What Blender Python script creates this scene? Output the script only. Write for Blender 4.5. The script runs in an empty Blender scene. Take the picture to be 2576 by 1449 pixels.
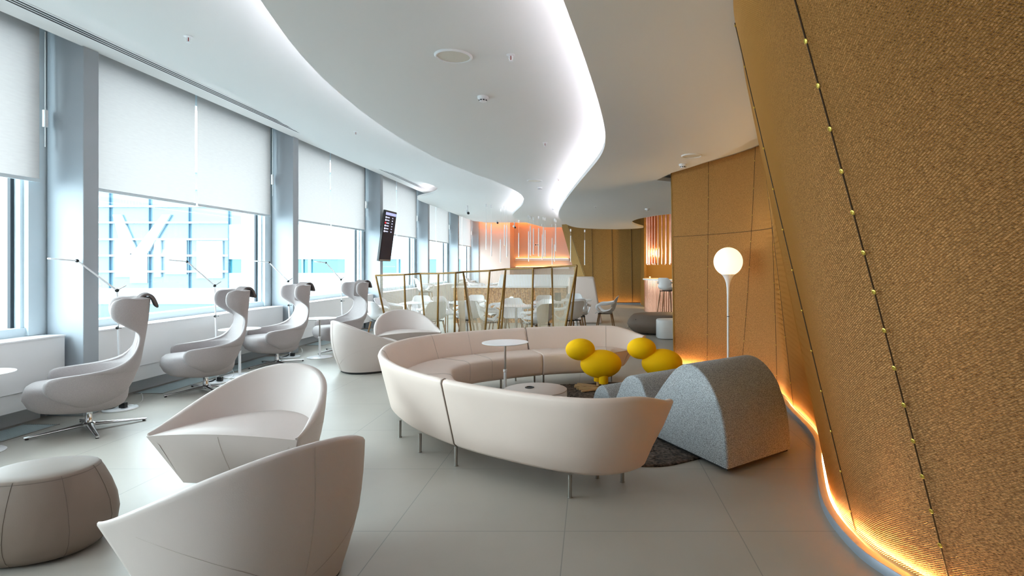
import bpy, math, random
from mathutils import Vector, Matrix
random.seed(7)
R = math.radians
SC = bpy.context.scene
COL = SC.collection
F, CX, HY, EYE = 1426.0, 1487.0, 667.0, 1.53     # focal length and vanishing point in photo pixels, eye height

def lin(c):
    return tuple(((v/255.0)/12.92 if v/255.0 <= 0.04045 else ((v/255.0+0.055)/1.055)**2.4) for v in c)

# ------------------------------------------------------------------ materials
def new_mat(name):
    m = bpy.data.materials.new(name); m.use_nodes = True
    nt = m.node_tree; b = nt.nodes['Principled BSDF']
    return m, nt, b
def N(nt, typ, **kw):
    n = nt.nodes.new(typ)
    for k, v in kw.items(): setattr(n, k, v)
    return n
def mat(name, rgb, rough=0.6, metal=0.0, nscale=0, namt=0.0, bump=0.0, bscale=None, spec=0.5, stretch=None, coat=0.0, sheen=0.0):
    m, nt, b = new_mat(name)
    c = lin(rgb) + (1,)
    b.inputs['Base Color'].default_value = c
    b.inputs['Roughness'].default_value = rough
    b.inputs['Metallic'].default_value = metal
    b.inputs['Specular IOR Level'].default_value = spec
    b.inputs['Coat Weight'].default_value = coat
    b.inputs['Sheen Weight'].default_value = sheen
    if nscale or bump:
        tc = N(nt, 'ShaderNodeTexCoord'); mp = N(nt, 'ShaderNodeMapping')
        nt.links.new(tc.outputs['Object'], mp.inputs['Vector'])
        if stretch: mp.inputs['Scale'].default_value = stretch
    if nscale:
        no = N(nt, 'ShaderNodeTexNoise'); no.inputs['Scale'].default_value = nscale; no.inputs['Detail'].default_value = 4
        nt.links.new(mp.outputs[0], no.inputs['Vector'])
        rm = N(nt, 'ShaderNodeMapRange'); rm.inputs['From Min'].default_value = 0.3; rm.inputs['From Max'].default_value = 0.7
        rm.inputs['To Min'].default_value = 1-namt; rm.inputs['To Max'].default_value = 1+namt
        nt.links.new(no.outputs['Fac'], rm.inputs['Value'])
        mx = N(nt, 'ShaderNodeVectorMath', operation='SCALE'); mx.inputs[0].default_value = c[:3]
        nt.links.new(rm.outputs[0], mx.inputs['Scale']); nt.links.new(mx.outputs[0], b.inputs['Base Color'])
    if bump:
        n2 = N(nt, 'ShaderNodeTexNoise'); n2.inputs['Scale'].default_value = bscale or 60; n2.inputs['Detail'].default_value = 3
        nt.links.new(mp.outputs[0], n2.inputs['Vector'])
        bp = N(nt, 'ShaderNodeBump'); bp.inputs['Strength'].default_value = bump; bp.inputs['Distance'].default_value = 0.01
        nt.links.new(n2.outputs['Fac'], bp.inputs['Height']); nt.links.new(bp.outputs[0], b.inputs['Normal'])
    return m
def emit(name, rgb, strength):
    m, nt, b = new_mat(name)
    b.inputs['Base Color'].default_value = lin(rgb) + (1,)
    b.inputs['Emission Color'].default_value = lin(rgb) + (1,)
    b.inputs['Emission Strength'].default_value = strength
    return m
def two_tone(name, rgb1, rgb2, scale, rough=0.9, lo=0.42, hi=0.58, bump=0.2, detail=2, stretch=None):
    m, nt, b = new_mat(name)
    tc = N(nt, 'ShaderNodeTexCoord'); mp = N(nt, 'ShaderNodeMapping'); nt.links.new(tc.outputs['Object'], mp.inputs['Vector'])
    if stretch: mp.inputs['Scale'].default_value = stretch
    no = N(nt, 'ShaderNodeTexNoise'); no.inputs['Scale'].default_value = scale; no.inputs['Detail'].default_value = detail
    nt.links.new(mp.outputs[0], no.inputs['Vector'])
    cr = N(nt, 'ShaderNodeValToRGB'); cr.color_ramp.elements[0].position = lo; cr.color_ramp.elements[1].position = hi
    cr.color_ramp.elements[0].color = lin(rgb1)+(1,); cr.color_ramp.elements[1].color = lin(rgb2)+(1,)
    nt.links.new(no.outputs['Fac'], cr.inputs[0]); nt.links.new(cr.outputs[0], b.inputs['Base Color'])
    b.inputs['Roughness'].default_value = rough
    if bump:
        bp = N(nt, 'ShaderNodeBump'); bp.inputs['Strength'].default_value = bump; bp.inputs['Distance'].default_value = 0.006
        nt.links.new(no.outputs['Fac'], bp.inputs['Height']); nt.links.new(bp.outputs[0], b.inputs['Normal'])
    return m
def grid_mat(name, rgb, joint, sx, sy, ox, oy, w, rough=0.5, nscale=2.0, namt=0.05, bump=0.0, spec=0.5):
    """plain tiles on the object's X/Y plane with thin joints"""
    m, nt, b = new_mat(name)
    tc = N(nt, 'ShaderNodeTexCoord'); sp = N(nt, 'ShaderNodeSeparateXYZ'); nt.links.new(tc.outputs['Object'], sp.inputs[0])
    outs = []
    for ax, s, o in ((0, sx, ox), (1, sy, oy)):
        a = N(nt, 'ShaderNodeMath', operation='SUBTRACT'); a.inputs[1].default_value = o - s*400
        nt.links.new(sp.outputs[ax], a.inputs[0])
        md = N(nt, 'ShaderNodeMath', operation='MODULO'); md.inputs[1].default_value = s; nt.links.new(a.outputs[0], md.inputs[0])
        lt = N(nt, 'ShaderNodeMath', operation='LESS_THAN'); lt.inputs[1].default_value = w; nt.links.new(md.outputs[0], lt.inputs[0])
        outs.append(lt)
    mxm = N(nt, 'ShaderNodeMath', operation='MAXIMUM'); nt.links.new(outs[0].outputs[0], mxm.inputs[0]); nt.links.new(outs[1].outputs[0], mxm.inputs[1])
    no = N(nt, 'ShaderNodeTexNoise'); no.inputs['Scale'].default_value = nscale; no.inputs['Detail'].default_value = 6
    nt.links.new(tc.outputs['Object'], no.inputs['Vector'])
    rm = N(nt, 'ShaderNodeMapRange'); rm.inputs['From Min'].default_value = 0.3; rm.inputs['From Max'].default_value = 0.7
    rm.inputs['To Min'].default_value = 1-namt; rm.inputs['To Max'].default_value = 1+namt; nt.links.new(no.outputs['Fac'], rm.inputs['Value'])
    sc = N(nt, 'ShaderNodeVectorMath', operation='SCALE'); sc.inputs[0].default_value = lin(rgb); nt.links.new(rm.outputs[0], sc.inputs['Scale'])
    mx = N(nt, 'ShaderNodeMix', data_type='RGBA'); nt.links.new(mxm.outputs[0], mx.inputs['Factor'])
    nt.links.new(sc.outputs[0], mx.inputs['A']); mx.inputs['B'].default_value = lin(joint)+(1,)
    nt.links.new(mx.outputs['Result'], b.inputs['Base Color'])
    b.inputs['Roughness'].default_value = rough; b.inputs['Specular IOR Level'].default_value = spec
    return m
def blind_mat(name):
    m = bpy.data.materials.new(name); m.use_nodes = True; nt = m.node_tree; nt.nodes.clear()
    o = N(nt, 'ShaderNodeOutputMaterial'); mx = N(nt, 'ShaderNodeMixShader'); mx.inputs[0].default_value = 0.5
    d = N(nt, 'ShaderNodeBsdfDiffuse'); t = N(nt, 'ShaderNodeBsdfTranslucent')
    tc = N(nt, 'ShaderNodeTexCoord'); mp = N(nt, 'ShaderNodeMapping'); mp.inputs['Scale'].default_value = (1, 1, 6)
    no = N(nt, 'ShaderNodeTexNoise'); no.inputs['Scale'].default_value = 9; no.inputs['Detail'].default_value = 5
    nt.links.new(tc.outputs['Object'], mp.inputs[0]); nt.links.new(mp.outputs[0], no.inputs['Vector'])
    cr = N(nt, 'ShaderNodeValToRGB'); cr.color_ramp.elements[0].position = 0.3; cr.color_ramp.elements[1].position = 0.7
    cr.color_ramp.elements[0].color = (0.52, 0.50, 0.485, 1); cr.color_ramp.elements[1].color = (0.56, 0.54, 0.525, 1)
    nt.links.new(no.outputs['Fac'], cr.inputs[0]); nt.links.new(cr.outputs[0], d.inputs[0])
    t.inputs[0].default_value = (0.276, 0.247, 0.238, 1)
    nt.links.new(d.outputs[0], mx.inputs[1]); nt.links.new(t.outputs[0], mx.inputs[2]); nt.links.new(mx.outputs[0], o.inputs[0])
    return m
def glass_mat(name, tint, refl=0.06):
    m = bpy.data.materials.new(name); m.use_nodes = True; nt = m.node_tree; nt.nodes.clear()
    o = N(nt, 'ShaderNodeOutputMaterial'); mx = N(nt, 'ShaderNodeMixShader')
    tr = N(nt, 'ShaderNodeBsdfTransparent'); tr.inputs[0].default_value = tint + (1,)
    gl = N(nt, 'ShaderNodeBsdfGlossy'); gl.inputs['Roughness'].default_value = 0.02
    mx.inputs[0].default_value = refl
    nt.links.new(tr.outputs[0], mx.inputs[1]); nt.links.new(gl.outputs[0], mx.inputs[2]); nt.links.new(mx.outputs[0], o.inputs[0])
    return m

M = {}
M['ceiling'] = mat('ceiling_plaster', (226, 226, 224), 0.85, spec=0.2)
M['white'] = mat('white_paint', (232, 233, 234), 0.5)
M['white_gloss'] = mat('white_lacquer', (236, 236, 238), 0.3)
M['column'] = mat('column_paint', (164, 172, 179), 0.5)
M['kick'] = mat('kick_grey', (196, 202, 208), 0.5)
M['floor'] = grid_mat('floor_tiles', (174, 169, 160), (144, 142, 136), 0.997, 0.997, -0.155, 3.256, 0.006, rough=0.42, nscale=1.3, namt=0.05)
M['black'] = mat('black_plastic', (18, 18, 20), 0.45)
M['gasket'] = mat('dark_gasket', (22, 34, 44), 0.5)
M['frame'] = mat('frame_aluminium', (206, 218, 224), 0.4)
M['grille'] = mat('grille_metal', (186, 202, 204), 0.45, 0.2)
M['blind'] = blind_mat('blind_fabric')
M['glass'] = glass_mat('window_glass', (0.93, 0.985, 1.0))
M['chrome'] = mat('chrome', (225, 226, 228), 0.12, 1.0)
M['steel'] = mat('brushed_steel', (176, 174, 170), 0.3, 1.0)
M['leather'] = mat('cream_leather', (232, 214, 202), 0.5, nscale=3, namt=0.02, bump=0.05, bscale=220, spec=0.35)
M['leather2'] = mat('stone_leather', (202, 190, 184), 0.48, nscale=3, namt=0.02, bump=0.05, bscale=220, spec=0.35)
M['taupe'] = mat('taupe_leather', (128, 112, 100), 0.5, nscale=3, namt=0.03, bump=0.05, bscale=220, spec=0.35)
M['pier'] = mat('pier_paint', (236, 218, 208), 0.6)
M['seam'] = mat('seam_thread', (104, 90, 80), 0.8)
M['seam_light'] = mat('piping_light', (196, 184, 176), 0.7)
M['fabric'] = mat('grey_wool', (170, 162, 161), 0.95, nscale=160, namt=0.07, bump=0.25, bscale=420, spec=0.15, sheen=0.15)
M['fabric_dark'] = mat('grey_wool_flap', (104, 94, 92), 0.95, nscale=160, namt=0.06, bump=0.25, bscale=420, spec=0.15)
M['yellow'] = mat('yellow_fabric', (255, 200, 0), 0.75, nscale=200, namt=0.03, bump=0.06, bscale=400, spec=0.2)
M['pine'] = mat('pine_wood', (196, 164, 120), 0.55, nscale=6, namt=0.12, stretch=(1, 8, 8))
M['walnut'] = mat('leg_wood', (150, 112, 74), 0.55, nscale=8, namt=0.12)
M['felt'] = two_tone('speckled_felt', (124, 125, 126), (188, 192, 195), 175, 0.95, 0.40, 0.60, 0.25)
M['rug'] = two_tone('shaggy_rug', (34, 28, 26), (112, 98, 88), 38, 1.0, 0.35, 0.7, 0.9, 3)
M['gold'] = mat('gold_mesh_metal', (214, 158, 82), 0.42, 0.45)
M['gold_dark'] = mat('seam_dark_gold', (74, 50, 22), 0.6, 0.3)
M['button'] = mat('brass_button', (222, 196, 96), 0.3, 0.9)
M['chip'] = two_tone('fibre_board', (132, 90, 50), (244, 186, 124), 80, 0.85, 0.34, 0.66, 0.7, 4, (1, 1, 2.2))
M['chip_dark'] = two_tone('fibre_board_dark', (116, 88, 42), (168, 130, 70), 120, 0.85, 0.36, 0.64, 0.4, 4)
M['osb'] = two_tone('strand_board', (150, 98, 52), (214, 162, 104), 24, 0.7, 0.36, 0.64, 0.3, 4)
M['plinth'] = mat('plinth_metal', (150, 160, 172), 0.4, 0.3)
M['brass'] = mat('brass_post', (140, 104, 48), 0.5, 0.4, nscale=30, namt=0.15)
M['rope'] = mat('cream_rope', (226, 214, 190), 0.8)
M['peach'] = mat('peach_wall', (208, 188, 178), 0.8)
M['copper'] = mat('copper_tube', (226, 168, 140), 0.22, 0.9)
M['screen'] = mat('screen_glass', (16, 16, 34), 0.45, spec=0.2)
M['screen_blue'] = emit('screen_header', (170, 176, 220), 0.25)
M['screen_text'] = emit('screen_text', (210, 216, 250), 0.33)
M['screen_red'] = emit('screen_red', (230, 40, 60), 0.33)
M['speaker'] = mat('speaker_cloth', (214, 210, 198), 0.8)
M['globe'] = emit('lamp_globe', (255, 232, 190), 0.47)
M['led_cool'] = emit('led_cool', (248, 244, 255), 10.0)
M['led_cool2'] = emit('led_cool_soft', (248, 246, 255), 4.0)
M['led_warm'] = emit('led_warm', (255, 204, 132), 60.0)
M['led_ledge'] = emit('led_ledge', (255, 190, 110), 3.5)
M['sprinkler_bulb'] = mat('sprinkler_bulb', (150, 40, 40), 0.3)
M['led_orange'] = emit('led_orange', (255, 146, 66), 5.0)
M['led_amber'] = emit('led_amber', (255, 176, 74), 7.0)
M['clad'] = grid_mat('white_cladding', (206, 212, 216), (160, 172, 182), 4.6, 50.0, 0.0, 0.0, 0.05, 0.5)
M['blue_glass'] = mat('facade_glass', (78, 103, 117), 0.15)
M['teal_glass'] = mat('ribbon_glass', (40, 92, 106), 0.12)
M['pale_inner'] = mat('pale_interior', (128, 146, 156), 0.6)
M['conc'] = mat('apron_concrete', (130, 138, 142), 0.9)
M['steel_blue'] = mat('facade_mullion', (44, 78, 98), 0.4)

# ------------------------------------------------------------------ mesh builder
class MB:
    def __init__(s): s.v = []; s.f = []
    def add(s, vs, fs, m=None):
        b = len(s.v)
        s.v += [tuple(m @ Vector(v)) if m is not None else tuple(v) for v in vs]
        s.f += [tuple(b+i for i in f) for f in fs]; return s
    def box(s, x0, x1, y0, y1, z0, z1, m=None):
        vs = [(x0,y0,z0),(x1,y0,z0),(x1,y1,z0),(x0,y1,z0),(x0,y0,z1),(x1,y0,z1),(x1,y1,z1),(x0,y1,z1)]
        return s.add(vs, [(0,3,2,1),(4,5,6,7),(0,1,5,4),(1,2,6,5),(2,3,7,6),(3,0,4,7)], m)
    def loft(s, rows, closed=False, cap0=False, cap1=False, m=None):
        n = len(rows[0]); vs = [p for r in rows for p in r]; fs = []
        for i in range(len(rows)-1):
            for j in range(n if closed else n-1):
                k = (j+1) % n
                fs.append((i*n+j, i*n+k, (i+1)*n+k, (i+1)*n+j))
        if cap0: fs.append(tuple(reversed(range(n))))
        if cap1: fs.append(tuple((len(rows)-1)*n+j for j in range(n)))
        return s.add(vs, fs, m)
    def lathe(s, prof, n=24, m=None, sx=1.0, sy=1.0):
        rows = [[(r*sx*math.cos(2*math.pi*k/n), r*sy*math.sin(2*math.pi*k/n), z) for k in range(n)] for r, z in prof]
        return s.loft(rows, True, True, True, m)
    def cyl(s, p0, p1, r, n=12, r1=None): return s.tube([p0, p1], [r, r1 if r1 is not None else r], n)
    def tube(s, path, r, n=10, flat=None, m=None):
        P = [Vector(p) for p in path]; rs = r if isinstance(r, (list, tuple)) else [r]*len(P)
        rows = []; up = None
        for i, p in enumerate(P):
            t = (P[min(i+1, len(P)-1)] - P[max(i-1, 0)]).normalized()
            if up is None:
                up = Vector((0,0,1)) if abs(t.z) < 0.9 else Vector((1,0,0))
            a = t.cross(up).normalized(); b = a.cross(t).normalized(); up = b
            fa, fb = flat if flat else (1, 1)
            rows.append([tuple(p + a*(rs[i]*fa*math.cos(2*math.pi*k/n)) + b*(rs[i]*fb*math.sin(2*math.pi*k/n))) for k in range(n)])
        return s.loft(rows, True, True, True, m)
    def prism(s, poly, z0, z1, m=None):
        n = len(poly)
        vs = [(x,y,z0) for x,y in poly] + [(x,y,z1) for x,y in poly]
        return s.add(vs, [tuple(reversed(range(n))), tuple(range(n, 2*n))] + [(i,(i+1)%n,n+(i+1)%n,n+i) for i in range(n)], m)
    def sphere(s, c, rx, ry, rz, n=32, k=18, m=None):
        rows = []
        for i in range(k+1):
            a = -math.pi/2 + math.pi*i/k; q = max(math.cos(a), 0.002)
            rows.append([(c[0]+rx*q*math.cos(2*math.pi*j/n), c[1]+ry*q*math.sin(2*math.pi*j/n), c[2]+rz*math.sin(a)) for j in range(n)])
        return s.loft(rows, True, True, True, m)
    def build(s, name, m, parent=None, smooth=True, angle=38, sub=0, bevel=0.0, solid=0.0):
        me = bpy.data.meshes.new(name); me.from_pydata(s.v, [], s.f); me.update()
        if smooth:
            me.polygons.foreach_set('use_smooth', [True]*len(me.polygons))
            if angle < 179: me.set_sharp_from_angle(angle=R(angle))
        me.materials.append(M[m] if isinstance(m, str) else m)
        o = bpy.data.objects.new(name, me); COL.objects.link(o)
        if parent is not None: o.parent = parent
        if solid:
            md = o.modifiers.new('thickness', 'SOLIDIFY'); md.thickness = solid; md.offset = 0
        if bevel:
            md = o.modifiers.new('edge', 'BEVEL'); md.width = bevel; md.segments = 3; md.limit_method = 'ANGLE'
        if sub:
            md = o.modifiers.new('round', 'SUBSURF'); md.levels = sub; md.render_levels = sub
        return o
def tag(o, label, cat, group=None, kind=None):
    if label: o['label'] = label
    if cat: o['category'] = cat
    if group: o['group'] = group
    if kind: o['kind'] = kind
    return o
def thing(name, label, cat, loc=(0,0,0), rz=0.0, group=None):
    o = bpy.data.objects.new(name, None); COL.objects.link(o)
    o.empty_display_size = 0.1
    o.location = loc; o.rotation_euler = (0, 0, rz)
    return tag(o, label, cat, group)
def struct(name, mb, m, parent=None, **kw):
    o = mb.build(name, m, parent, **kw)
    if parent is None: o['kind'] = 'structure'
    return o
def dup(root, loc=None, rz=None, label=None, group=None, scale=None):
    def cp(o, par):
        c = o.copy(); COL.objects.link(c); c.parent = par
        if par is not None: c.matrix_parent_inverse = o.matrix_parent_inverse.copy()
        for ch in o.children: cp(ch, c)
        return c
    c = cp(root, None)
    if loc is not None: c.location = loc
    if rz is not None: c.rotation_euler = (0, 0, rz)
    if label: c['label'] = label
    if group: c['group'] = group
    if scale: c.scale = scale
    return c
def crom(pts, sub=8, closed=False):
    P = [Vector(p) for p in pts]; out = []; n = len(P)
    segs = n if closed else n-1
    for i in range(segs):
        p0 = P[(i-1) % n] if closed or i > 0 else P[0]*2-P[1]
        p1 = P[i]; p2 = P[(i+1) % n]
        p3 = P[(i+2) % n] if closed or i+2 < n else P[-1]*2-P[-2]
        for k in range(sub):
            t = k/sub
            out.append(0.5*((2*p1)+(p2-p0)*t+(2*p0-5*p1+4*p2-p3)*t*t+(3*p1-p0-3*p2+p3)*t**3))
    if not closed: out.append(P[-1].copy())
    return out
def offset2(path, d):
    """shift a plan polyline to its own side: d > 0 goes to the direction's right"""
    out = []
    for i, p in enumerate(path):
        t = (path[min(i+1, len(path)-1)] - path[max(i-1, 0)]); t = Vector((t.x, t.y)).normalized()
        out.append(Vector((p.x + t.y*d, p.y - t.x*d)))
    return out
def at_ceiling(px, py, z):
    d = (z-EYE)*F/(HY-py); return ((px-CX)/F*d, d, z)
def at_floor(px, py):
    d = EYE*F/(py-HY); return ((px-CX)/F*d, d, 0.0)
ORD = ['first','second','third','fourth','fifth','sixth','seventh','eighth','ninth','tenth','eleventh','twelfth','thirteenth','fourteenth','fifteenth','sixteenth','seventeenth','eighteenth','nineteenth','twentieth']
import numpy as np
# ================================================================== SETTING
XW = -5.14            # room face of the window columns
struct('floor', MB().box(-6.0, 7.5, -6, 29, -0.2, 0.0), 'floor', smooth=False)
struct('ground_outside', MB().box(-90, 20, -30, 90, -6.2, -6.0), 'conc', smooth=False)
struct('ceiling', MB().box(-5.16, 7.5, -6, 29, 3.75, 4.05), 'ceiling', smooth=False)
struct('ceiling', MB().box(-6.2, -5.16, -6, 29, 4.02, 4.12), 'ceiling', smooth=False)

EL = [(-3.9,-5.9),(-3.86,1.5),(-3.86,4.1),(-3.96,5.45),(-4.22,8.12),(-4.47,9.71),(-4.33,10.74),(-4.12,12.06),(-3.86,13.2),(-3.78,14.0),(-3.97,14.7),(-4.40,15.5),(-5.0,16.1),(-5.12,17.0)]
E1 = [(-1.35,-5.9),(-1.40,0),(-1.72,2.2),(-2.007,3.46),(-2.17,3.935),(-2.30,4.648),(-2.425,5.89),(-2.44,7.29),(-2.33,8.817),(-2.05,10.18),(-1.66,12.03),(-1.60,13.4),(-1.82,15.1),(-2.32,17.24),(-2.64,18.93),(-2.56,20.6),(-2.35,22.4),(-2.0,24.3)]
E2 = [(-.6,-5.9),(-.5,-1),(-.30,1.6),(-.129,2.822),(-.085,3.26),(.0085,4.03),(.098,4.99),(.167,5.94),(.154,6.67),(.016,7.62),(-.33,10.06),(-.673,12.8),(-.886,15.4),(-.80,18.45),(-.45,20.2),(.30,20.75)]
def smooth_curve(pts, n, it=40):
    P = crom(pts, 20); d = [0.0]
    for i in range(1, len(P)): d.append(d[-1] + (P[i]-P[i-1]).length)
    out = []; j = 0
    for k in range(n+1):
        s = d[-1]*k/n
        while j < len(d)-2 and d[j+1] < s: j += 1
        out.append(P[j].lerp(P[j+1], (s-d[j])/max(d[j+1]-d[j], 1e-9)))
    for _ in range(it): out = [out[0]] + [(out[i-1]+out[i]*2+out[i+1])/4 for i in range(1, n)] + [out[-1]]
    return out
el, e1, e2 = smooth_curve(EL, 150, 12), smooth_curve(E1, 170, 20), smooth_curve(E2, 160, 20)
def xy(p): return [(q[0], q[1]) for q in p]
def led_ribbon(path, z, w=0.05):
    a, b = path, offset2(path, w)
    return MB().loft([[(p.x, p.y, z) for p in a], [(p.x, p.y, z) for p in b]])
def slab(poly, z): return MB().prism(poly, z, z+0.06)
# window side wave, highest of the hung panels
cl = struct('ceiling', slab(list(reversed(xy(el))) + [(-0.9,-5.9)] + xy(offset2(e1, 0.75))[30:-8] + [(-1.2, 24.2),(-1.2,25.6),(-4.75,25.6),(-4.95,25.0),(-5.12,24.7)], 3.45), 'ceiling', smooth=False)
# middle wave
cm = struct('ceiling', slab(xy(e1) + [(1.2,24.3)] + list(reversed(xy(offset2(e2, 0.85))))[6:], 3.15), 'ceiling', smooth=False)
# lowest wave over the seats
cr = struct('ceiling', slab(xy(e2) + xy(crom([(.92,20.9),(1.5,20.6),(1.84,20.0),(1.62,19.2),(1.4,18.45),(1.26,17.6),(1.26,16.8),(1.47,15.8),(2.08,14.6),(3.5,13.5),(7.4,12.5)], 6)) + [(7.4,9.4),(1.6,9.2),(1.02,8.8),(1.155,8.11),(1.38,7.55),(1.547,7.05),(1.66,6.34),(1.72,5.84),(3.5,5.3),(7.4,5.3),(7.4,-5.9)], 2.85), 'ceiling', smooth=False)
struct('ceiling', MB().box(0.85, 7.4, 5.0, 9.45, 2.955, 3.0), 'ceiling', smooth=False)
led_ribbon(offset2(e1, 0.14), 3.235).build('cove_light', 'led_cool', cm, smooth=False)
led_ribbon(offset2(e2, 0.14), 2.935).build('cove_light', 'led_cool', cr, smooth=False)
led_ribbon(offset2(el, 0.12), 3.53, 0.04).build('cove_light', 'led_cool2', cl, smooth=False)
led_ribbon([Vector((7.2,12.2)),Vector((3.5,13.2)),Vector((1.85,14.5)),Vector((1.2,15.8)),Vector((1.0,17.0)),Vector((1.15,18.5)),Vector((1.5,19.6))], 2.93, -0.04).build('cove_light', 'led_cool2', cr, smooth=False)

# ---- window wall
COLS = [5.74 + 4.04*n for n in range(-2, 6)]
wl = MB()
wl.box(-5.95, -5.69, -6, 29, 0, 0.83); wl.box(-5.95, -5.66, -6, 29, 3.86, 4.1); wl.box(-5.95, -5.66, -6, -2.44, .83, 3.9)
for c in COLS: wl.box(-5.93, -5.70, c-0.17, c+0.35, 0.0, 0.83); wl.box(-5.93, -5.53, c-0.17, c+0.35, 0.835, 4.05); wl.box(-5.69, -5.53, c, c+0.18, 0, .835)
wl.box(-5.95, -5.5, 25.94, 29, 0, 4.05)
struct('wall_left', wl, 'frame', smooth=False)
for c in COLS:
    struct('wall_column', MB().box(-5.51, XW, c, c+0.18, 0, 4.0), 'column', bevel=0.006)
ORDB = {1: 'nearest bay', 2: 'bay beside the foremost wing chairs', 3: 'bay behind the far wing chairs', 4: 'bay beyond the hanging screen', 5: 'bay behind the rope screen', 6: 'farthest bay'}
for b in range(len(COLS)-1):
    y0, y1 = COLS[b]+0.18, COLS[b+1]
    ya, yb = y0+0.15, y1-0.15
    k = max(b, 0)
    fr = MB()
    for (a, c_) in ((ya-0.02, ya+0.05), (yb-0.05, yb+0.02)): fr.box(-5.72, -5.58, a, c_, 0.83, 3.86)
    fr.box(-5.72, -5.56, ya, yb, 0.83, 0.915); fr.box(-5.72, -5.58, ya, yb, 3.78, 3.86)
    w = struct('window_%d' % (b+1), fr, 'frame', smooth=False)
    g = MB()
    for (a, c_) in ((ya+0.05, ya+0.075), (yb-0.085, yb-0.05)): g.box(-5.67, -5.64, a, c_, 0.915, 3.78)
    g.build('gasket', 'gasket', w, smooth=False)
    MB().loft([[(-5.66, ya+.04, z), (-5.66, yb-.04, z)] for z in (.9, 3.8)]).build('pane', 'glass', w, smooth=False)
    # roller blinds, two per bay
    if b >= 0:
        mid = (y0+y1)/2
        for s, (a, c_) in enumerate(((y0-0.02, mid-0.02), (mid+0.02, y1-0.12))):
            bay = ['beside the camera', 'in the nearest bay', 'between the first and second columns', 'between the second and third columns', 'behind the hanging screen', 'in the fifth bay', 'in the far end bay'][b]
            t = thing('roller_blind', ('near' if s == 0 else 'far') + ' pale grey roller blind half lowered over the window ' + bay, 'blind', (-5.47, (a+c_)/2, 2.36), 0, 'roller blinds on the window wall')
            h = (c_-a)/2
            sh = MB().loft([[(0, -h, z), (0, h, z)] for z in (0.02, 1.55)]); sh.build('fabric', 'blind', t, smooth=False)
            MB().box(-0.012, 0.012, -h, h, -0.01, 0.025).build('hem_bar', 'frame', t, smooth=False)
            MB().cyl((-0.0, -h, 1.58), (0.0, h, 1.58), 0.035).build('roller', 'white', t)
            if s == 1:
                ch = MB().cyl((0.015, h+0.045, 0.35), (0.015, h+0.045, 1.5), 0.004, 6); ch.box(0.0, 0.03, h+0.03, h+0.06, 0.55, 0.72)
                ch.build('pull_chain', 'white', t)
        if b == 0: continue
        # heater cabinet
        bayr = ['', 'in the nearest bay', 'behind the foremost wing chairs', 'behind the far wing chairs', 'beyond the hanging screen', 'behind the rope screen', 'in the far end bay'][b]
        yA, yB = y0+0.03, y1-0.03
        t = thing('heater_cabinet', 'long white heater cabinet under the window ' + bayr, 'cabinet', (-5.30, (yA+yB)/2, 0), 0, 'heater cabinets along the window wall')
        h = (yB-yA)/2
        MB().box(-0.36, 0, -h, h, 0.344, 0.815).build('upper_panel', 'white', t, bevel=0.004)
        MB().box(-0.37, 0.012, -h, h, 0.8152, 0.832).build('top_ledge', 'white_gloss', t, bevel=0.003)
        MB().box(-0.36, -0.02, -h+0.03, h-0.03, 0.17, 0.342).build('lower_panel', 'white', t, bevel=0.004)
        MB().box(-0.36, -0.22, -h+0.03, h-0.03, 0.0, 0.169).build('kick_board', 'kick', t, smooth=False)
        # floor grille
        ya_, yb_ = y0+0.83, y1-0.30
        gr = thing('floor_grille', 'grey louvred floor grille along the heater cabinet ' + bayr, 'grille', (-5.275, (ya_+yb_)/2, 0), 0, 'floor grilles along the window wall')
        h = (yb_-ya_)/2
        m = MB(); m.box(-0.175, -0.165, -h, h, 0, 0.006); m.box(0.165, 0.175, -h, h, 0, 0.006); m.box(-0.175, 0.175, -h, -h+0.01, 0, 0.006); m.box(-0.175, 0.175, h-0.01, h, 0, 0.006)
        m.build('frame', 'steel', gr, smooth=False)
        m = MB()
        for i in range(16): m.box(-0.158+i*0.0203, -0.158+i*0.0203+0.009, -h+0.012, h-0.012, 0.0, 0.005)
        m.build('slats', 'grille', gr, smooth=False)
        MB().box(-0.163, 0.163, -h+0.012, h-0.012, 0.0005, 0.0015).build('tray', 'kick', gr, smooth=False)
# air slots in the raised ceiling strip
for (a, c_, lab) in ((-4.0, 9.62, 'long three slot air diffuser above the nearest windows'), (12.2, 16.4, 'short three slot air diffuser above the windows beyond the hanging screen')):
    t = thing('air_vent', lab, 'air vent', (-4.84, (a+c_)/2, 3.75), 0, 'air diffusers in the ceiling edge'); h = (c_-a)/2
    m = MB(); m.box(-0.075, 0.075, -h, h, -0.006, -0.0005); m.build('plate', 'white', t, smooth=False)
    for i in (-1, 0, 1): MB().box(i*0.042-0.011, i*0.042+0.011, -h+0.03, h-0.03, -0.008, -0.0062).build('slot', 'black', t, smooth=False)

# ---- outer shell of the room
struct('wall_back', MB().box(-6.0, 7.5, -6.2, -6.0, -0.1, 4.05), 'chip_dark', smooth=False)
struct('wall_side', MB().box(7.5, 7.7, -6.2, 29.2, -0.1, 4.05), 'chip_dark', smooth=False)
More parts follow.
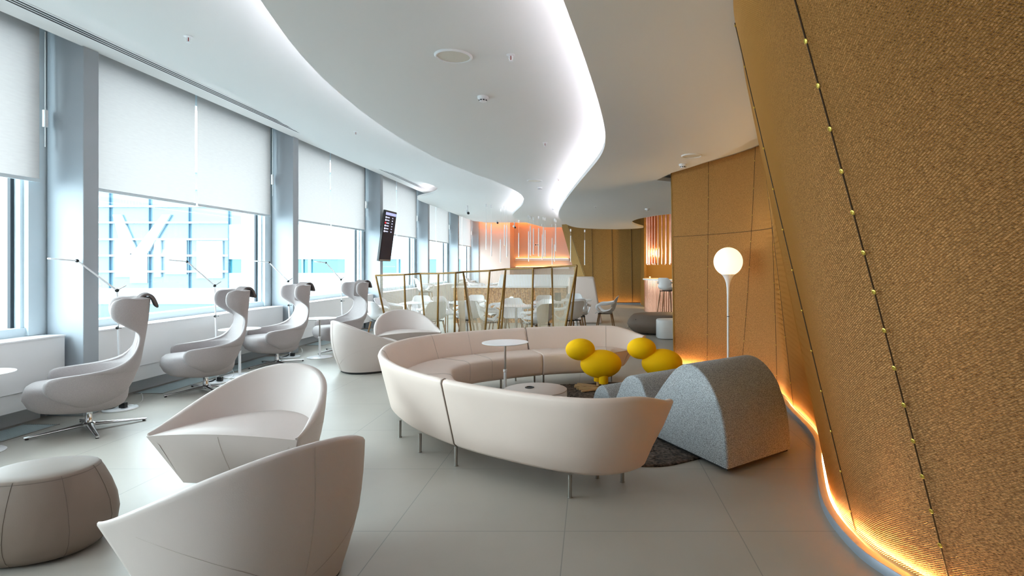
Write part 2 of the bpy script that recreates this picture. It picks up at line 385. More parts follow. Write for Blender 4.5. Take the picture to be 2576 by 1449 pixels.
# peach end wall with a recess and two lit ledges
wf = MB(); wf.box(-5.5, -3.72, 26.0, 29, 0, 4.0); wf.box(-3.72, 7.5, 27.4, 29, 0, 4.0)
wfar = struct('wall_front', wf, 'peach', smooth=False)
MB().box(-5.1, -1.2, 25.62, 25.72, 3.56, 3.60).build('cove_light', 'led_orange', wfar, smooth=False)
MB().box(-3.6, -0.2, 27.22, 27.27, 3.66, 3.70).build('cove_light', 'led_orange', wfar, smooth=False)
for z, nm in ((1.80, 'upper'), (1.40, 'lower')):
    t = thing('wall_ledge', nm + ' white ledge lit from above on the peach end wall', 'shelf', (-2.35, 27.3, z), 0, 'lit ledges on the peach wall')
    MB().box(-1.3, 1.3, -0.13, 0.09, -0.05, 0.05).build('ledge', 'white_gloss', t, bevel=0.006)
    MB().box(-1.28, 1.25, 0.0, 0.04, 0.052, 0.065).build('light_strip', 'led_ledge', t, smooth=False)
# brown fibre wall at the end of the lounge
br = MB()
bb = [(-0.42, 25.5), (-0.35, 22.9), (0.10, 22.3), (1.95, 22.3)]; bt = [(-1.35, 25.5), (-1.22, 22.6), (-0.98, 22.35), (1.95, 22.3)]
br.loft([[(x, y, 0.07) for x, y in bb], [(x, y, 3.4) for x, y in bt]])
bw = struct('wall_brown', br, 'chip_dark', smooth=False, solid=0.03)
def lerp(a, b, t): return tuple(a[i]+(b[i]-a[i])*t for i in range(len(a)))
for xx in (0.06, 0.85, 1.60):
    MB().tube([(xx+0.02, 22.27, 0.07), (xx-0.03, 22.27, 3.3)], 0.009, 6).build('panel_joint', 'gold_dark', bw)
MB().tube([(0.06, 22.24, 0.1), (-0.99, 22.29, 3.35)], 0.008, 6).build('panel_joint', 'gold_dark', bw)
MB().box(-0.1, 1.93, 22.10, 22.14, 0.005, 0.04).build('light_strip', 'led_ledge', bw, smooth=False)
MB().box(-0.1, 1.93, 22.02, 22.07, 0.0, 0.06).build('base_lip', 'plinth', bw, smooth=False)
b2 = struct('wall_brown', MB().box(1.98, 7.5, 20.95, 21.15, 0.0, 3.75), 'chip_dark', smooth=False)
MB().box(1.94, 2.02, 20.75, 22.3, 0.0, 3.75).build('edge_trim', 'brass', b2, smooth=False)
MB().box(2.0, 7.5, 20.9, 20.96, 0.0, 0.07).build('skirting', 'white', b2, smooth=False)

# ---- curved wall of gold expanded mesh over fibre board
WB = [(1.20,8.50),(1.62,8.05),(1.98,7.35),(2.12,6.55),(2.04,5.85),(1.93,4.95),(1.68,4.25),(1.45,3.55),(1.40,3.05),(1.46,2.75),(1.62,2.40),(1.95,2.00),(2.40,1.65),(3.0,1.40)]
WT = [(1.22,8.55),(1.60,7.85),(1.92,7.05),(2.02,6.45),(1.76,5.85),(1.40,4.90),(1.12,4.10),(.90,3.42),(.73,2.93),(.645,2.55),(.62,2.15),(.72,1.65),(1.05,1.20),(1.7,.95)]
SUB = 40
base = [Vector((p.x, p.y)) for p in crom(WB, SUB)]; top = [Vector((p.x, p.y)) for p in crom(WT, SUB)]
wbase = offset2(base, -0.08)
Z0, Z1 = 0.065, 2.95
A0 = np.array([(p.x, p.y, Z0) for p in wbase]); A1 = np.array([(p.x, p.y, Z1) for p in top])
for arr in (A0, A1):                                      # soften the joints of the spline
    for _ in range(30): arr[1:-1] = 0.25*arr[:-2] + 0.5*arr[1:-1] + 0.25*arr[2:]
def W(u, v, off=0.0):
    """points of the wall: u along (in control steps), v up, off towards the room"""
    u = np.clip(np.asarray(u, float)*SUB, 0, len(A0)-1.001); i = u.astype(int); t = (u-i)[..., None]
    b0 = A0[i]*(1-t)+A0[i+1]*t; b1 = A1[i]*(1-t)+A1[i+1]*t
    v = np.asarray(v, float)[..., None]
    p = b0*(1-v)+b1*v
    if np.any(off):
        i0 = np.maximum(i-3, 0); i1 = np.minimum(i+4, len(A0)-1)
        du = (A0[i1]*(1-v)+A1[i1]*v) - (A0[i0]*(1-v)+A1[i0]*v); dv = b1-b0
        n = np.cross(dv, du); n /= np.linalg.norm(n, axis=-1, keepdims=True)
        p = p + n*np.asarray(off)[..., None] if np.ndim(off) else p + n*off
    return p
nu = len(A0)
rows = []
for v in np.linspace(0, 1, 25):
    rows.append([tuple(p) for p in W(np.arange(0, nu, 4)/SUB, np.full(len(np.arange(0, nu, 4)), v))])
wr = struct('wall_right', MB().loft(rows), 'chip', angle=180)
# which way is the room?
tst = W(np.array([9.0]), np.array([0.5]), 0.1)[0] - W(np.array([9.0]), np.array([0.5]))[0]
SGN = 1.0 if tst[0] < 0 else -1.0
# arc length along mid height -> u
mid = (A0+A1)/2; seg = np.linalg.norm(np.diff(mid, axis=0), axis=1); S = np.concatenate([[0], np.cumsum(seg)]); LEN = S[-1]
def S2U(s): return np.interp(s, S, np.arange(nu)/SUB)
def lattice(s_from, s_to, pitch, ratio, width, off, nseg):
    H = 2.9; vs_, fs_ = [], []; nb = 0
    run = H*ratio
    for sg in (1, -1):
        s0 = (s_from - run) if sg > 0 else s_from
        while s0 < (s_to if sg > 0 else s_to + run):
            # clip the line to the wall
            va, vb = 0.0, 1.0
            if sg > 0:
                va = max(0.0, (s_from-s0)/run); vb = min(1.0, (s_to-s0)/run)
            else:
                va = max(0.0, (s0-s_to)/run); vb = min(1.0, (s0-s_from)/run)
            if vb-va > 0.004:
                k = max(2, int((vb-va)*nseg)+2)
                v = np.linspace(va, vb, k); s = s0 + sg*run*v
                dv = 0.5*width/H*1.15
                p0 = W(S2U(s), v-dv, off*SGN-0.0011*SGN); p1 = W(S2U(s), v+dv, off*SGN+0.0011*SGN)
                vs_.append(np.stack([p0, p1], 1).reshape(-1, 3))
                idx = nb + 2*np.arange(k-1)
                fs_.append(np.stack([idx, idx+2, idx+3, idx+1], 1)); nb += 2*k
            s0 += pitch
    return np.concatenate(vs_), np.concatenate(fs_)
vv, ff = lattice(0.0, LEN, 0.0150, 1.55, 0.0026, 0.017, 52)
me = bpy.data.meshes.new('wire_mesh'); me.from_pydata(vv.tolist(), [], ff.tolist()); me.materials.append(M['gold']); me.update()
wm = bpy.data.objects.new('wire_mesh', me); COL.objects.link(wm); wm.parent = wr
# laced seams with brass buttons
def seam(u0, u1, v0=0.0, v1=1.0, step=None, r=0.0034, br_=0.011):
    k = 40; v = np.linspace(v0, v1, k); u = u0+(u1-u0)*np.linspace(0, 1, k)
    p = W(u, v, 0.0195*SGN)
    MB().tube([tuple(q) for q in p], r, 6).build('laced_seam', 'gold_dark', wr)
    if step:
        n = int(2.9*(v1-v0)/step)
        for i in range(n):
            t = (i+0.5)/n; vq = np.array([v0+(v1-v0)*t]); uq = np.array([u0+(u1-u0)*t])
            c = W(uq, vq, 0.019*SGN)[0]; d = W(uq, vq, 0.027*SGN)[0]
            yield c, d, br_
first_btn = None
def buttons(gen):
    for c, d, r in gen:
        c = Vector(c); d = Vector(d); ax = (d-c).normalized()
        q = Vector((0, 0, 1)).rotation_difference(ax)
        m = Matrix.Translation(c) @ q.to_matrix().to_4x4()
        MB().lathe([(0.0005, 0), (r*0.8, 0), (r, 0.002), (r, 0.005), (r*0.75, 0.0068), (r*0.6, 0.0068), (r*0.5, 0.0045), (0.0005, 0.0045)], 14, m).build('brass_button', 'button', wr)
buttons(seam(9.72, 10.2, step=0.155))
buttons(seam(7.80, 7.66, step=0.21, r=0.0034, br_=0.007))
buttons(seam(0.97, 1.08, step=0.30, r=0.0028, br_=0.007))
buttons(seam(1.82, 2.38, step=0.30, r=0.0028, br_=0.007))
buttons(seam(2.9, 3.15, step=0.36, r=0.0028, br_=0.007))
buttons(seam(3.9, 4.0, step=0.42, r=0.0028, br_=0.007))
MB().tube([tuple(q) for q in W(np.linspace(0.05, 4.2, 40), np.full(40, 0.655), 0.0185*SGN)], 0.003, 6).build('panel_joint', 'gold_dark', wr)
e0 = W(np.zeros(12), np.linspace(0, 1, 12), 0.02*SGN); e1_ = W(np.zeros(12), np.linspace(0, 1, 12), -0.05*SGN)
MB().loft([[tuple(p) for p in e0], [tuple(p) for p in e1_]]).build('edge_trim', 'brass', wr, solid=0.012)
# floor lip with the warm light behind it
lip_a = base; lip_b = offset2(base, -0.05)
n = len(base)
sec = lambda z, d: [(p.x, p.y, z) for p in offset2(base, d)]
pl = struct('baseboard_right', MB().loft([sec(0.0, 0.0), sec(0.045, 0.0), sec(0.05, -0.004), sec(0.05, -0.05), sec(0.0, -0.05)]), 'plinth', angle=40)
MB().loft([sec(0.012, -0.0525), sec(0.012, -0.074)]).build('light_strip', 'led_warm', pl, smooth=False)

# ---- building across the apron
tb = thing('terminal_building', 'white clad terminal building with pale blue curtain glazing beyond the windows', 'building', (0, 40, -6))
D = 40.0
def fx(px): return (px-CX)/F*D
def fz(py): return EYE+(HY-py)/F*D+6
def strip(x0, x1, z0, z1, name, m, y=0.0, d=0.2): return MB().box(x0, x1, y, y+d, z0, z1).build(name, m, tb, smooth=False)
xa, xb, xc = -62.0, fx(575), -5.0
strip(xb, xc, 0, fz(687), 'lower_cladding', 'clad'); strip(xb, xc, fz(652), fz(565), 'upper_cladding', 'clad')
strip(xb, xc, fz(687), fz(652), 'ribbon_window', 'teal_glass', 0.15)
strip(xb, xc, fz(565), fz(430), 'top_glazing', 'blue_glass', 0.1)
strip(xa, xb, fz(765), fz(725), 'band_cladding', 'clad'); strip(xa, xb, 0, fz(765), 'ground_glazing', 'blue_glass', 0.1)
strip(xa, xb, fz(725), fz(430), 'curtain_glazing', 'blue_glass', 0.1)
mu = MB()
x = fx(575)
while x > xa: mu.box(x-0.025, x+0.025, -0.06, 0.1, fz(725), fz(430)); x -= 2.8
mu.build('mullions', 'steel_blue', tb, smooth=False)
mu = MB()
for py in (519, 560, 602, 643, 683): mu.box(xa, xb, -0.1, 0.1, fz(py)-0.06, fz(py)+0.06)
for py in (475, 432): mu.box(xa, xc, -0.1, 0.1, fz(py)-0.06, fz(py)+0.06)
mu.build('transoms', 'clad', tb, smooth=False)
for px, w in ((760, 0.06), (778, 0.12), (880, 0.06), (905, 0.08), (1000, 0.08), (1110, 0.08)): MB().box(fx(px)-w, fx(px)+w, 0.02, 0.16, fz(687), fz(652)).build('ribbon_mullion', 'blue_glass', tb, smooth=False)
# bright far side seen through the curtain wall, behind its columns
for (p0, p1, y0, y1) in ((289, 328, 602, 697), (388, 405, 604, 697), (416, 470, 604, 690), (495, 560, 606, 700)):
    strip(fx(p0), fx(p1), fz(y1), fz(y0), 'bright_bay', 'pale_inner', -0.03)
for (p0, p1, y0, y1) in ((-90, -40, 604, 690), (-20, 20, 604, 690)):
    strip(fx(p0), fx(p1), fz(y1), fz(y0), 'bright_bay', 'pale_inner', -0.03)
vm = MB(); 
for vi, (a, b_) in enumerate(((295, 330), (420, 352))):
    vm.add([(fx(a)-0.3, -0.05-.03*vi, fz(540)), (fx(a)+0.3, -0.05-.03*vi, fz(540)), (fx(b_)+0.55, -0.05-.03*vi, fz(640)), (fx(b_)-0.55, -0.05-.03*vi, fz(640)), (fx(a)-0.3, 0.08, fz(540)), (fx(a)+0.3, 0.08, fz(540)), (fx(b_)+0.55, 0.08, fz(640)), (fx(b_)-0.55, 0.08, fz(640))], [(0,1,2,3),(4,7,6,5),(0,4,5,1),(1,5,6,2),(2,6,7,3),(3,7,4,0)])
vm.box(fx(328), fx(372), -.05, 0.08, fz(712), fz(638))
vm.build('forked_column', 'pale_inner', tb, smooth=False)
# ================================================================== SOFA
RIM = [(.60,4.08),(.52,3.88),(.34,3.67),(.08,3.57),(-.22,3.63),(-.64,3.86),(-1.11,4.20),(-1.60,4.70),(-1.97,5.27),(-2.14,5.75),(-2.20,6.21),(-2.08,6.73),(-1.70,7.20),(-.95,7.68),(-.37,7.88),(.10,7.97),(.42,7.94),(.64,7.83),(.77,7.68)]
rim = [Vector((p.x, p.y)) for p in crom(RIM, 14)]
for _ in range(6): rim = [rim[0]] + [(rim[i-1]+rim[i]*2+rim[i+1])/4 for i in range(1, len(rim)-1)] + [rim[-1]]
L = [0.0]
for i in range(1, len(rim)): L.append(L[-1] + (rim[i]-rim[i-1]).length)
TOT = L[-1]
def rim_at(s):
    s = min(max(s, 0), TOT)
    lo = 0
    while lo < len(L)-2 and L[lo+1] < s: lo += 1
    t = (s-L[lo])/max(L[lo+1]-L[lo], 1e-6); p = rim[lo].lerp(rim[lo+1], t)
    a = rim[max(lo-4, 0)]; b = rim[min(lo+5, len(rim)-1)]; d = (b-a).normalized()
    return p, d
# the path runs near tip -> left -> far tip; its right hand side is the inside of the ring
def sofa_pt(s, d, z):
    """d: distance inward from the rim line"""
    e = min(s, TOT-s); k = max(0.0, 1-e/0.62); k = k*k*(3-2*k)
    sh = ((0.68-z)*0.66*k + 0.04*max(0, (z-0.60)/0.085)**2*k**4)*(1 if s < TOT/2 else -1)
    p, t = rim_at(s+sh)
    zz = z if z < 0.3 else z - (z-0.3)/0.38*0.105*k
    q = p + Vector((t.y, -t.x))*d
    return (q.x, q.y, zz)
BACK = [(0.18,0.150),(0.135,0.155),(0.112,0.178),(0.083,0.30),(0.047,0.45),(0.011,0.60),(-0.002,0.655),(0.006,0.677),(0.028,0.685),(0.055,0.672),(0.075,0.635),(0.118,0.54),(0.165,0.44),(0.185,0.38),(0.190,0.30),(0.195,0.22)]
SEAT = [(0.205,0.150),(0.205,0.30),(0.205,0.405),(0.235,0.417),(0.38,0.420),(0.62,0.420),(0.685,0.410),(0.712,0.385),(0.715,0.30),(0.712,0.20),(0.700,0.165),(0.66,0.150)]
sofa = thing('curved_sofa', 'large cream leather horseshoe sofa on thin steel legs around the yellow bird seats', 'sofa', (-0.7, 5.8, 0))
SO = Vector((-0.7, 5.8, 0))
def loc(p): return (p[0]-SO.x, p[1]-SO.y, p[2]-SO.z)
# find where the module joints fall
def s_near(x, y):
    b = min(range(len(rim)), key=lambda i: (rim[i]-Vector((x, y))).length); return L[b]
J1, J2 = s_near(-1.12, 4.21), s_near(-.93, 7.69)
MODS = [(0.0, J1-0.008), (J1+0.008, J2-0.008), (J2+0.008, TOT)]
def sect(prof, s, shrink=0.0):
    if not shrink: return [loc(sofa_pt(s, d, z)) for d, z in prof]
    cd = sum(p[0] for p in prof)/len(prof); cz = sum(p[1] for p in prof)/len(prof)
    return [loc(sofa_pt(s, d+(cd-d)*shrink, z+(cz-z)*shrink)) for d, z in prof]
for a, b in MODS:
    for prof, nm in ((BACK, 'backrest'), (SEAT, 'seat')):
        n = max(12, int((b-a)/0.07))
        ss = [a + (b-a)*i/n for i in range(n+1)]
        rows = [sect(prof, a+0.003, 0.05)] + [sect(prof, a+0.005, 0.015)] + [sect(prof, s) for s in [a+0.014]+ss[1:-1]+[b-0.014]] + [sect(prof, b-0.005, 0.015), sect(prof, b-0.003, 0.05)]
        MB().loft(rows, True, True, True).build(nm, 'leather', sofa, angle=60)
def sofa_seam(s, prof, i0, i1):
    MB().tube([loc(sofa_pt(s, d-0.002 if prof is BACK and i < 8 else d+0.001, z+0.001)) for i, (d, z) in list(enumerate(prof))[i0:i1]], 0.0022, 6).build('seam', 'seam_light', sofa)
for s in (s_near(-2.12, 5.6), s_near(-1.98, 6.9), s_near(-1.62, 7.25), s_near(.2, 7.95)): sofa_seam(s, BACK, 8, 14); sofa_seam(s, SEAT, 2, 10)
for s in (J1, J2): MB().tube([loc(sofa_pt(s, d+0.001, z)) for d, z in BACK[1:15]], 0.003, 6).build('seam', 'seam', sofa)
def leg(s, d):
    q = sofa_pt(s, d, 0.1) if d else s; q = (q[0]-SO.x, q[1]-SO.y)
    m = MB().cyl((q[0], q[1], 0.0), (q[0], q[1], 0.152), 0.0135, 12); m.cyl((q[0], q[1], 0.0), (q[0], q[1], 0.006), 0.017, 12)
    m.build('leg', 'steel', sofa)
for x, y in ((-1.70,5.04),(-1.40,4.64),(-1.03,4.32),(-.139,3.73),(.22,4.0),(-2.0,5.9),(-1.9,6.7),(-1.0,7.5),(.1,7.78)):
    leg((x, y), 0)
for x, y in ((-1.22,7.15),(-.86,7.5),(-.74,7.6),(.36,7.63),(-1.7,6.9),(-.5,3.9),(.2,3.7),(-1.5,5.2)):
    leg(s_near(x, y), 0.50)

# ================================================================== LOUNGE CHAIRS
def lounge_chair(label, x, y, front):
    t = thing('lounge_chair', label, 'armchair', (x, y, 0), math.atan2(front[1], front[0])-math.pi/2, 'cream tub lounge chairs')
    return t
def build_lounge(t):
    n = 88; phi = [math.pi*i/n for i in range(n+1)]
    def rimz(p): s = math.sin(p); return 0.395 + 0.345*(s**1.02)
    def outer(p, k):            # k 0 at floor, 1 at rim
        c, s = math.cos(p), math.sin(p)
        bx, by = 0.385*math.copysign(abs(c)**0.8, c), -0.14 - 0.54*s**0.8
        rx, ry = 0.53*math.copysign(abs(c)**0.92, c), -0.005 - 0.80*s**0.86
        z = 0.03 + (rimz(p)-0.03)*k
        b = 0.05*math.sin(math.pi*k)*s
        f = k
        return (bx+(rx-bx)*f + b*c*0.6, by+(ry-by)*f - b*s, z)
    def inner(p, k):            # k 1 at rim, 0 at the seat
        c, s = math.cos(p), math.sin(p)
        rx, ry = (0.53-0.045*min(1, s*3+0.3))*math.copysign(abs(c)**0.92, c), -0.005 - (0.80-0.05)*s**0.86
        sx, sy = 0.45*math.copysign(abs(c)**0.92, c), -0.01 - 0.56*s**0.9
        zs = 0.33; zr = rimz(p)
        return (sx+(rx-sx)*k, sy+(ry-sy)*k, zs+(zr-zs)*k)
    rows = [[outer(p, k) for p in phi] for k in (0, .06, .15, .3, .45, .6, .75, .88, .96, 0.992)]
    def mixp(p, t_, dz):
        a = outer(p, 1); b = inner(p, 1); return (a[0]+(b[0]-a[0])*t_, a[1]+(b[1]-a[1])*t_, rimz(p)+dz)
    rows += [[mixp(p, .12, 0.006) for p in phi], [mixp(p, .5, 0.011) for p in phi], [mixp(p, .88, 0.006) for p in phi]]
    rows += [[inner(p, k) for p in phi] for k in (.985, .9, .75, .55, .35, .15, 0)]
    mb = MB(); mb.loft(rows); nr_ = len(rows); nc_ = len(phi)
    mb.f.append(tuple(i*nc_ for i in range(nr_))); mb.f.append(tuple(reversed([i*nc_+nc_-1 for i in range(nr_)])))
    mb.build('shell', 'leather2', t, angle=75)
    # seat with its tapering front
    m = MB(); rows = []; w = 21
    def line(xh, yy, z, crown, bow=0.0): return [(xh*q, yy+bow*(1-q*q), z + crown*(1-q*q)) for q in [-1+2*i/(w-1) for i in range(w)]]
    for p in [math.pi/2*(1-i/12) for i in range(13)]:
        c, s = math.cos(p), math.sin(p)
        xi = 0.50*abs(c)**0.92; yi = -0.012 - 0.66*s**0.9
        rows.append(line(max(xi, 0.01), yi, 0.392+0.0*s, 0.045*c**0.6, 0.02*c))
    for k in (0.0, 0.03, 0.10, 0.25, 0.5, 0.75, 1.0):
        xh = 0.527+(0.382-0.527)*k; yy = 0.004+(-0.138-0.004)*k; z = 0.388+(0.03-0.388)*k
        rows.append(line(xh, yy, z, 0.035*max(0, 1-k*6), 0.035*(1-k)))
    m.loft(rows).build('seat', 'leather2', t, angle=60)
    MB().tube([(r_[w//2][0], r_[w//2][1]+.0008, r_[w//2][2]) for r_ in rows[-6:]], 0.0014, 6).build('seam', 'seam_light', t)
    MB().tube([Vector(outer(math.pi*0.5, k))+Vector((0, -0.0015, 0)) for k in (0, .06, .15, .3, .45, .6, .75, .88, .96, .995)], 0.0018, 6).build('seam', 'seam_light', t)
    for sg in (1, -1):
        pts = []
        for i in range(4, 45):
            q = 0.06+0.44*i/44; p = math.pi*q if sg > 0 else math.pi*(1-q)
            pts.append(Vector(outer(p, 0.93-0.80*min(1, (i/44)**0.75))) + Vector((math.cos(p), -math.sin(p), 0))*.0006)
        MB().tube(pts, 0.0010, 6).build('seam', 'seam_light', t)
    MB().prism([(0.365*math.copysign(abs(math.cos(a))**0.8, math.cos(a)), -0.30 + (0.14 if math.sin(a) > 0 else 0.36)*math.sin(a)) for a in [2*math.pi*i/36 for i in range(36)]], 0.0, 0.035).build('base', 'black', t)
lc = [('big cream tub armchair in front showing its curved back, beside the taupe pouf', -1.87, 2.92, (-.83, .56)),
      ('cream tub armchair seen from its front, between the pouf and the foremost wing chair', -2.44, 3.74, (-.08, -1)),
      ('cream tub armchair turned away with black base line, at the far curve of the sofa', -3.04, 8.50, (.72, .69)),
      ('cream tub armchair facing the sofa, just before the rope screen', -2.99, 9.32, (.5, -.87))]
proto = lounge_chair(*lc[0]); build_lounge(proto)
for lab, x, y, fr_ in lc[1:]:
    dup(proto, (x, y, 0), math.atan2(fr_[1], fr_[0])-math.pi/2, lab)

# ================================================================== POUF
def superell(a, b, n, e=2.6, rot=0.0):
    out = []
    for i in range(n):
        t = 2*math.pi*i/n + rot; c, s = math.cos(t), math.sin(t)
        out.append((a*math.copysign(abs(c)**(2/e), c), b*math.copysign(abs(s)**(2/e), s)))
    return out
t = thing('pouf', 'low taupe leather pouf with stitched panels beside the front armchair', 'pouf', (-2.96, 3.05, 0), R(14))
pe = superell(1, 1, 96, 2.35)
prof = [(0.62,0.012),(0.80,0.02),(0.90,0.05),(0.975,0.10),(1.0,0.16),(0.97,0.24),(0.895,0.32),(0.805,0.39),(0.755,0.422),(0.73,0.433),(0.70,0.438),(0.52,0.446),(0.28,0.451),(0.01,0.453)]
MB().loft([[(x*0.325*q, y*0.28*q, z) for x, y in pe] for q, z in prof], True, True, True).build('cushion', 'taupe', t, angle=60)
for k in range(0, 96, 12):
    MB().tube([(pe[k][0]*0.325*(q+0.002), pe[k][1]*0.28*(q+0.002), z) for q, z in prof[1:10]], 0.0011, 6).build('seam', 'seam', t)
MB().tube([(x*0.325*0.756, y*0.28*0.756, 0.4225) for x, y in pe+pe[:1]], 0.0013, 6).build('seam', 'seam', t)
for x, y in ((.15,.12),(-.15,.12),(.15,-.12),(-.15,-.12)):
    MB().cyl((x, y, 0), (x, y, 0.02), 0.02).build('foot', 'black', t)

# ================================================================== WING CHAIRS
def wing_chair(label, x, y, front):
    t = thing('wing_chair', label, 'armchair', (x, y, 0), math.atan2(front[1], front[0])-math.pi/2, 'grey wing chairs facing the windows')
    # one wrapped shell: rows by height; (z, back y, front y, half width, exponent)
    prof = [(.225,-.07,-.03,.10,2.2),(.235,-.105,.01,.17,2.4),(.27,-.175,.06,.25,2.6),(.31,-.22,.135,.305,2.9),(.35,-.25,.205,.33,3.2),(.385,-.272,.262,.34,3.4),(.42,-.29,.292,.345,3.5),(.46,-.305,.302,.348,3.6),(.50,-.32,.302,.35,3.6),(.53,-.33,.29,.352,3.6),(.548,-.337,.265,.353,3.6),(.558,-.34,.235,.353,3.5),(.563,-.343,.15,.352,3.4),(.572,-.346,-.0,.348,3.2),
            (.592,-.352,-.155,.338,2.8),(.635,-.360,-.255,.312,2.5),(.69,-.368,-.305,.282,2.3),(.74,-.375,-.33,.256,2.3),(.79,-.382,-.346,.238,2.3),(.835,-.39,-.352,.226,2.3),(.87,-.395,-.35,.224,2.3),(.90,-.40,-.335,.228,2.5),(.93,-.404,-.29,.238,2.7),(.965,-.408,-.245,.250,2.9),(1.0,-.412,-.19,.262,3.1),(1.035,-.416,-.15,.270,3.2),(1.09,-.42,-.138,.272,3.3),(1.14,-.424,-.14,.270,3.3),(1.18,-.427,-.152,.266,3.3),(1.205,-.429,-.172,.263,3.3),(1.216,-.43,-.205,.260,3.2),(1.220,-.43,-.24,.257,3.1)]
    n = 26; rows = []
    for z, yb, yf, w, e in prof:
        r = []
        for i in range(n+1):
            p = math.pi*i/n; c, s = math.cos(p), math.sin(p)
            r.append((w*math.copysign(abs(c)**(2/e), c), yf-(yf-yb)*abs(s)**(2/e), z))
        rows.append(r)
    MB().loft(rows).build('shell', 'fabric', t, angle=180, solid=0.046, sub=1)
    # seat cushion: rounded slab, thick at the lip
    pe = superell(1, 1, 40, 3.2)
    pr = [(.05,.186),(.50,.19),(.78,.205),(.91,.235),(.975,.285),(1.0,.35),(.99,.405),(.955,.445),(.87,.468),(.5,.476),(.02,.478)]
    rows = []
    for q, z in pr:
        r = []
        for X, Y in pe:
            yy = 0.075 + Y*0.365*q; xx = X*(0.29 + 0.02*Y)*q
            zz = z + (0.35-z)*0.0
            if z < 0.33: zz = z + 0.05*max(0, Y*q)      # underside rises to the lip
            r.append((xx, yy, zz))
        rows.append(r)
    MB().loft(rows, True, True, True).build('seat', 'fabric', t, angle=70)
    # head cushion laid over the top edge
    path = [(-.335,.965),(-.338,1.02),(-.345,1.09),(-.352,1.16),(-.362,1.205),(-.385,1.238),(-.42,1.25),(-.452,1.238),(-.472,1.205),(-.487,1.16),(-.50,1.115)]
    MB().loft([[(xx, y_, z_) for xx in (-.165,-.16,-.08,0,.08,.16,.165)] for y_, z_ in path]).build('head_cushion', 'fabric_dark', t, angle=180, solid=0.028, sub=1)
    MB().lathe([(.001,0),(.012,0),(.012,.006),(.001,.007)], 12, Matrix.Translation((.12,-.513,1.14)) @ Matrix.Rotation(R(100), 4, 'X')).build('snap_button', 'black', t)
    # swivel base
    MB().lathe([(.03,.045),(.03,.10),(.027,.105),(.027,.175),(.045,.18),(.055,.188)], 24).build('column', 'chrome', t)
    MB().lathe([(.001,.03),(.048,.03),(.052,.045),(.05,.062),(.034,.075),(.001,.076)], 24).build('hub', 'chrome', t)
    for k in range(4):
        a = R(8+90*k); ca, sa = math.cos(a), math.sin(a)
        m = MB().tube([(ca*d, sa*d, z) for d, z in ((.03,.052),(.12,.045),(.25,.033),(.38,.022),(.43,.018))], [.03,.026,.021,.017,.014], 12, (1, .62))
        lg = m.build('leg', 'chrome', t)
        MB().cyl((ca*.41, sa*.41, 0), (ca*.41, sa*.41, .012), .012).build('glide', 'black', lg)
    return t
wc = [('foremost grey wool wing chair on a chrome star base, in front of the first column', -4.67, 5.27, (-.75,-.66)),
      ('grey wool wing chair second from the front in the row facing the windows', -4.69, 6.90, (-.69,-.72)),
      ('grey wool wing chair third from the front, just behind a tub armchair top', -4.82, 8.70, (-.645,-.765)),
      ('rearmost grey wool wing chair, partly hidden by the turned-away tub armchair', -4.44, 10.05, (-.645,-.765))]
wp = wing_chair(*wc[0])
for lab, x, y, fr_ in wc[1:]: dup(wp, (x, y, 0), math.atan2(fr_[1], fr_[0])-math.pi/2, lab)

# ================================================================== READING LAMPS
def reading_lamp(label, x, y):
    t = thing('reading_lamp', label, 'floor lamp', (x, y, 0), 0, 'white reading lamps by the wing chairs')
    MB().lathe([(.001,0),(.152,0),(.155,.006),(.15,.016),(.02,.022),(.016,.05),(.001,.05)], 40).build('base', 'white_gloss', t)
    MB().tube([(0,0,.03),(-.008,0,.5),(-.02,0,.86)], .013, 12).build('pole', 'white_gloss', t)
    MB().tube([(-.02,0,.84),(-.035,0,1.262)], .0085, 10).build('inner_pole', 'white_gloss', t)
    k = MB().sphere((-.021, -.014, .865), .016, .016, .016, 12, 8); k.cyl((-.02,-.02,.865), (.05,-.05,.868), .005, 8); k.build('clamp_knob', 'black', t)
    j = Vector((-.035, 0, 1.262)); e = j + Vector((-.131, -.324, .312)); d = (e-j).normalized()
    MB().sphere(tuple(j), .02, .02, .02, 14, 10).build('joint', 'black', t)
    a = MB().tube([tuple(j), tuple(e)], .0095, 8); 
    a.build('arm', 'white_gloss', t)
    MB().tube([tuple(j), tuple(j+Vector((.03,.08,.05)))], .006, 8).build('spring_arm', 'steel', t)
    MB().sphere(tuple(e), .017, .017, .017, 14, 10).build('joint', 'black', t)
    hd = Vector((-.10,-.20,.02)).normalized(); sd = hd.cross(Vector((0,0,1))).normalized()
    m = MB(); rows = []
    for q, w in ((0.0,.012),(.05,.016),(.09,.034),(.16,.036),(.215,.034),(.225,.02)):
        c = e + hd*q; rows.append([tuple(c+sd*w+Vector((0,0,-.007))), tuple(c-sd*w+Vector((0,0,-.007))), tuple(c-sd*w+Vector((0,0,.007))), tuple(c+sd*w+Vector((0,0,.007)))])
    m.loft(rows, True, True, True).build('head', 'white_gloss', t, bevel=.004)
    pts = crom([(-.028,.0,1.0),(-.04,.012,.9),(-.028,.018,.75),(-.032,.018,.55),(-.012,.016,.5),(-.03,.02,.3),(.0,.02,.12),(.06,.05,.03),(.14,.11,.06),(.10,.16,.13),(.05,.17,.1)], 6)
    MB().tube([tuple(p) for p in pts], .0028, 6).build('cord', 'steel', t)
    m = MB().box(.022,.082,-.045,-.005,.024,.075); m.tube([(-.09,-.10,.012),(-.03,-.05,.03),(.0,-.03,.05)], .009, 8); m.build('power_adaptor', 'black', t)
    return t
rl = [('white jointed reading lamp beside the foremost wing chair', -5.00, 6.02), ('white jointed reading lamp behind the second wing chair from the front', -4.88, 7.40),
      ('white jointed reading lamp behind the third wing chair, before the second column', -5.0, 9.42), ('white jointed reading lamp behind the rearmost wing chair', -4.62, 10.55)]
rp = reading_lamp(*rl[0])
